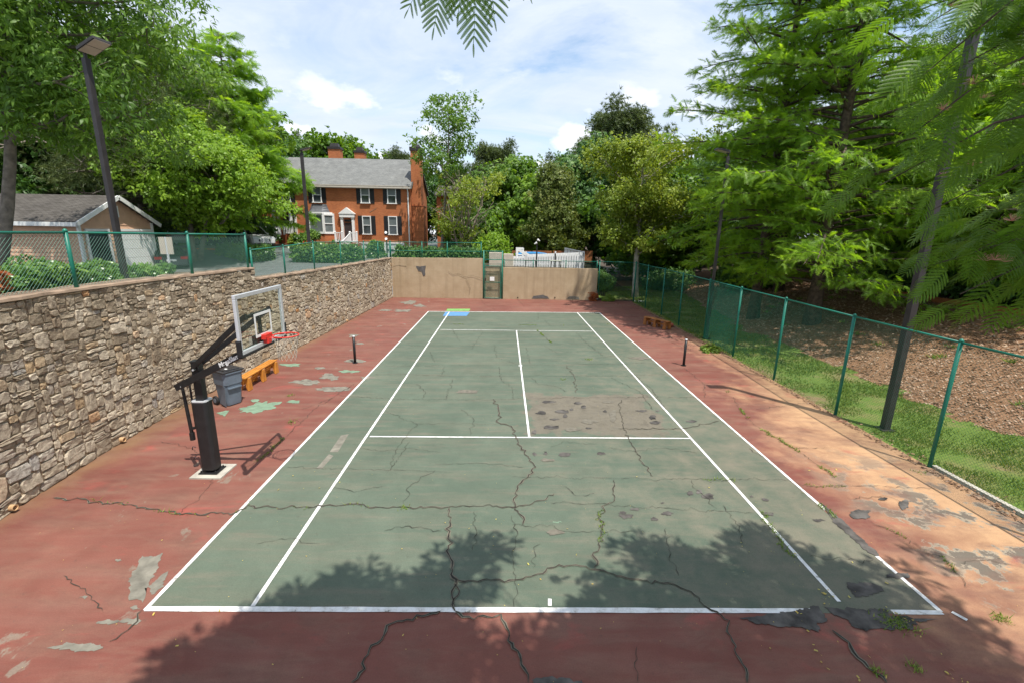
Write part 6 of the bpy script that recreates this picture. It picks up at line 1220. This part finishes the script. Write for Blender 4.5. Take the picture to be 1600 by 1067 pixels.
# the rest of its canopy, above and behind the camera: what throws the shade on the near baseline
cl = []
for u, v, rr in ((470, 945, .30), (520, 928, .38), (560, 905, .42), (610, 925, .42), (670, 918, .45), (700, 880, .40), (735, 868, .35), (765, 856, .28), (790, 846, .18), (745, 892, .35), (640, 948, .5), (560, 950, .4), (710, 925, .4), (780, 870, .2), (330, 1040, .5), (400, 1000, .45), (450, 965, .4), (500, 985, .5), (580, 980, .5), (650, 985, .45), (420, 1045, .6), (520, 1040, .6), (620, 1040, .6), (720, 1045, .5), (690, 1010, .3), (850, 1040, .45), (880, 1000, .35), (950, 1030, .5), (920, 985, .3), (1000, 1000, .45), (1060, 1040, .5), (960, 950, .25), (990, 865, .22), (1015, 860, .28), (1050, 862, .34), (1030, 890, .3), (1080, 888, .38), (1110, 905, .42), (1080, 930, .42), (1140, 930, .5), (1160, 860, .35), (1190, 845, .36), (1215, 850, .25), (1200, 880, .42), (1170, 905, .45), (1240, 905, .3), (1210, 940, .45), (1280, 885, .32), (1300, 900, .35), (1320, 930, .4), (1270, 940, .42), (1360, 900, .3), (1350, 950, .4), (1410, 890, .25), (1400, 950, .3), (1120, 1000, .5), (1200, 1010, .5), (1280, 1000, .35), (1160, 1050, .5), (1260, 1050, .45), (1380, 1040, .4), (1440, 1010, .35), (1480, 1050, .4), (1540, 1010, .3), (1420, 985, .25), (1490, 960, .25), (880, 1060, .4), (1020, 960, .3), (1080, 975, .4), (1440, 870, .2), (1330, 1060, .4), (1560, 1060, .4)):
    g0 = G(u, v); h_ = 9.0+r6.uniform(-.3, .5); p = g0+SUN/SUN.z*h_; cl.append((np.array(p-MO), rr*(.62 if u < 800 and v < 955 else .80 if v < 955 else 1.)))
for k in range(26): p = Rp(r6.uniform(640, 800), r6.uniform(-110, 40), 2.5)+SUN/SUN.z*r6.uniform(2.9, 3.4); cl.append((np.array(p-MO), .30))  # unseen clumps added overhead to shade the leaves hanging into view
for k in range(40): p = G(r6.uniform(300, 1500), 1067)+Vector((r6.uniform(-1, 1), -r6.uniform(.5, 3.5), 0)); p += SUN/SUN.z*(9.1+r6.uniform(-.3, .8)); cl.append((np.array(p-MO), .65))
link('crown', crown_mesh('crown', cl, 9000, 'long', MT['mimosa'], 68, .9, .3, None, .6), mim)
lb = MB()
for k in range(0, len(cl), 3): e = Vector(cl[k][0]); s_ = Vector((4.4, -6.2, 8.6))-MO; lb.tube([s_, (s_+e)/2+Vector((0, 0, .3)), e], [.035, .022, .005], 4, False)
lb.build('limb', 'barkgrey', mim)

# ------------------------------------------------------------------ grass, mulch chips, weeds in the cracks, fallen leaves
def stuff(name, V, F, mat, tint, label=None, parent=None, cat=None):
    o = link(name, np_mesh(name, V, F, mat, tint), parent); o['kind'] = 'stuff'
    if label: o['label'] = label
    if cat: o['category'] = cat
    return o
def blades(pos, h, w, r, lean=.5):
    n = len(pos); a = r.uniform(0, 2*math.pi, n); d = np.stack([np.cos(a), np.sin(a), np.zeros(n)], 1); b = r.uniform(0, 2*math.pi, n); ln = np.stack([np.cos(b), np.sin(b), np.zeros(n)], 1)*(h*r.uniform(.1, lean*1.6, n))[:, None]
    tip = pos+ln+np.stack([np.zeros(n), np.zeros(n), h], 1); V = np.stack([pos-d*np.broadcast_to(w, (n,))[:, None], pos+d*np.broadcast_to(w, (n,))[:, None], tip], 1).reshape(-1, 3); F = np.arange(3*n).reshape(-1, 3); T = np.repeat(np.clip(r.normal(.45, .25, n), 0, 1), 3); return V, F, T
rg_ = np.random.RandomState(12); gp = []
while len(gp) < 60000:
    y = 1+rg_.rand()**2.2*38; x = 9.25+rg_.rand()*8
    if pickR(x, y) == 0 and not (rg_.rand() < max(0, mnoise.noise((x*.8, y*.8, 9))+.12)*2.0): gp.append((x, y, hR(x, y)))
gp = np.array(gp); V, F, T = blades(gp, rg_.uniform(.035, .09, len(gp)), .006+.0008*gp[:, 1].clip(0, 20), rg_); stuff('grass', V, F, MT['grass'], T, 'short green lawn between the right fence and the mulch bank', cat='grass')
cp = []
while len(cp) < 42000:
    y = 1+rg_.rand()**1.7*36; x = 12+rg_.rand()*11
    if pickR(x, y) == 1 or (pickR(x, y) == 0 and rg_.rand() < .01): cp.append((x, y, hR(x, y)+.02))
cp = np.array(cp); n = len(cp); TV = np.array([(-.5, -.25, 0), (.5, -.2, 0), (.45, .25, .06), (-.45, .2, .03)]); nr = np.array([-.2, 0, 1.])+rg_.normal(size=(n, 3))*.3; V, F, T = scatter(TV, np.array([(0, 1, 2), (0, 2, 3)]), cp, rot_from(nr, rg_.normal(size=(n, 3))), rg_.uniform(.03, .085, n)*(1+.035*cp[:, 1]), rg_.rand(n)); stuff('wood_chips', V, F, MT['chips'], T, 'brown bark and leaf mulch covering the bank', cat='mulch')
dp = []
for i in range(2600): y = 2+rg_.rand()*26; x = 9.0+abs(rg_.normal())*.22-.12; dp.append((x, y, .012+rg_.rand()*.02))
for i in range(500): y = rg_.uniform(14, 29); dp.append((rg_.uniform(7.4, 9.1), y, .012))
dp = np.array(dp); n = len(dp); V, F, T = scatter(TV, np.array([(0, 1, 2), (0, 2, 3)]), dp, rot_from(np.array([0, 0, 1.])+rg_.normal(size=(n, 3))*.25, rg_.normal(size=(n, 3))), rg_.uniform(.03, .08, n), rg_.rand(n)*.8); stuff('leaf_litter', V, F, MT['chips'], T, 'dry leaf litter gathered along the foot of the right fence', cat='leaf litter')
wp = []
def weeds_along(pts, dens, sd):
    for p in crack_path(pts, sd):
        if mnoise.noise((p.x*1.3, p.y*1.3, sd)) > .1:
            for k in range(dens): wp.append((p.x+rg_.normal()*.02, p.y+rg_.normal()*.02, .01))
for i, pth in enumerate(CR_N):
    if i in (25, 26, 31, 32): weeds_along(pth, 5, 50+i)
weeds_along(CR_N[25], 8, 75); weeds_along([(1145, 620), (1160, 645), (1180, 665), (1230, 695), (1275, 725), (1305, 745)], 12, 3); weeds_along([(1280, 790), (1330, 830), (1375, 870)], 14, 4); weeds_along([(1380, 985), (1430, 975), (1475, 962)], 30, 5); weeds_along(CR_T[0][1], 2, 6); weeds_along(CR_T[5][1], 5, 7); weeds_along([(1080, 750), (1230, 750), (1270, 760), (1435, 762)], 4, 8); weeds_along([(1372, 875), (1395, 915), (1420, 950)], 8, 9); weeds_along([(380, 735), (410, 715), (450, 680), (490, 640), (553, 600)], 5, 10); weeds_along([(1190, 800), (1215, 840), (1240, 870)], 8, 12)
for (u, v, n_, s_) in ((1388, 968, 60, .08), (1400, 975, 70, .09), (1418, 980, 50, .08), (1562, 966, 70, .05), (453, 618, 40, .05), (455, 660, 40, .06), (632, 793, 30, .04), (880, 593, 30, .06), (920, 562, 60, .10), (1437, 738, 20, .1), (1430, 1045, 40, .04), (950, 507, 20, .05), (1137, 612, 20, .06), (1370, 1050, 40, .04)):
    p = G(u, v)
    for k in range(n_): wp.append((p.x+rg_.normal()*s_, p.y+rg_.normal()*s_, .01))
wp = np.array(wp); V, F, T = blades(wp, rg_.uniform(.02, .07, len(wp)), .008, rg_, 1.2); stuff('crack_weeds', V, F, MT['weed'], T, 'small green weeds sprouting from the cracks in the court', cat='weeds')
lp = []
for k in range(55): lp.append((rg_.uniform(-7, 8.5), rg_.uniform(-1.2, 4)**1, .02))
for (u, v, n_, s_) in ((1415, 975, 14, .12), (1490, 1055, 8, .06), (1290, 928, 9, .06), (1255, 985, 8, .2), (1300, 1040, 6, .2)):
    p = G(u, v)
    for k in range(n_): lp.append((p.x+rg_.normal()*s_, p.y+rg_.normal()*s_, .022))
for k in range(420): lp.append((rg_.uniform(-8.5, 8.8), rg_.uniform(-1.2, 12), .02))
lp = np.array(lp); n = len(lp); lsz = rg_.uniform(.015, .045, n); lsz[-420:] = rg_.uniform(.006, .018, 420); V, F, T = scatter(TV, np.array([(0, 1, 2), (0, 2, 3)]), lp, rot_from(np.array([0, 0, 1.])+rg_.normal(size=(n, 3))*.2, rg_.normal(size=(n, 3))), lsz, rg_.rand(n)); stuff('fallen_leaves', V, F, MT['litter'], T, 'scattered yellow fallen leaves on the near end of the court', cat='leaves')
sp_ = []
for k in range(42): y = 2+rg_.rand()**1.3*22; x = 14+rg_.rand()*6.5; sp_.append((x, y, hR(x, y)))
wv = []
for p in sp_:
    for k in range(26): wv.append((p[0]+rg_.normal()*.10, p[1]+rg_.normal()*.10, p[2]))
wv = np.array(wv); V, F, T = blades(wv, rg_.uniform(.05, .20, len(wv)), .022, rg_, 1.3); stuff('bank_weeds', V, F, MT['weed'], T, 'scattered green weed tufts growing through the mulch bank', cat='weeds')
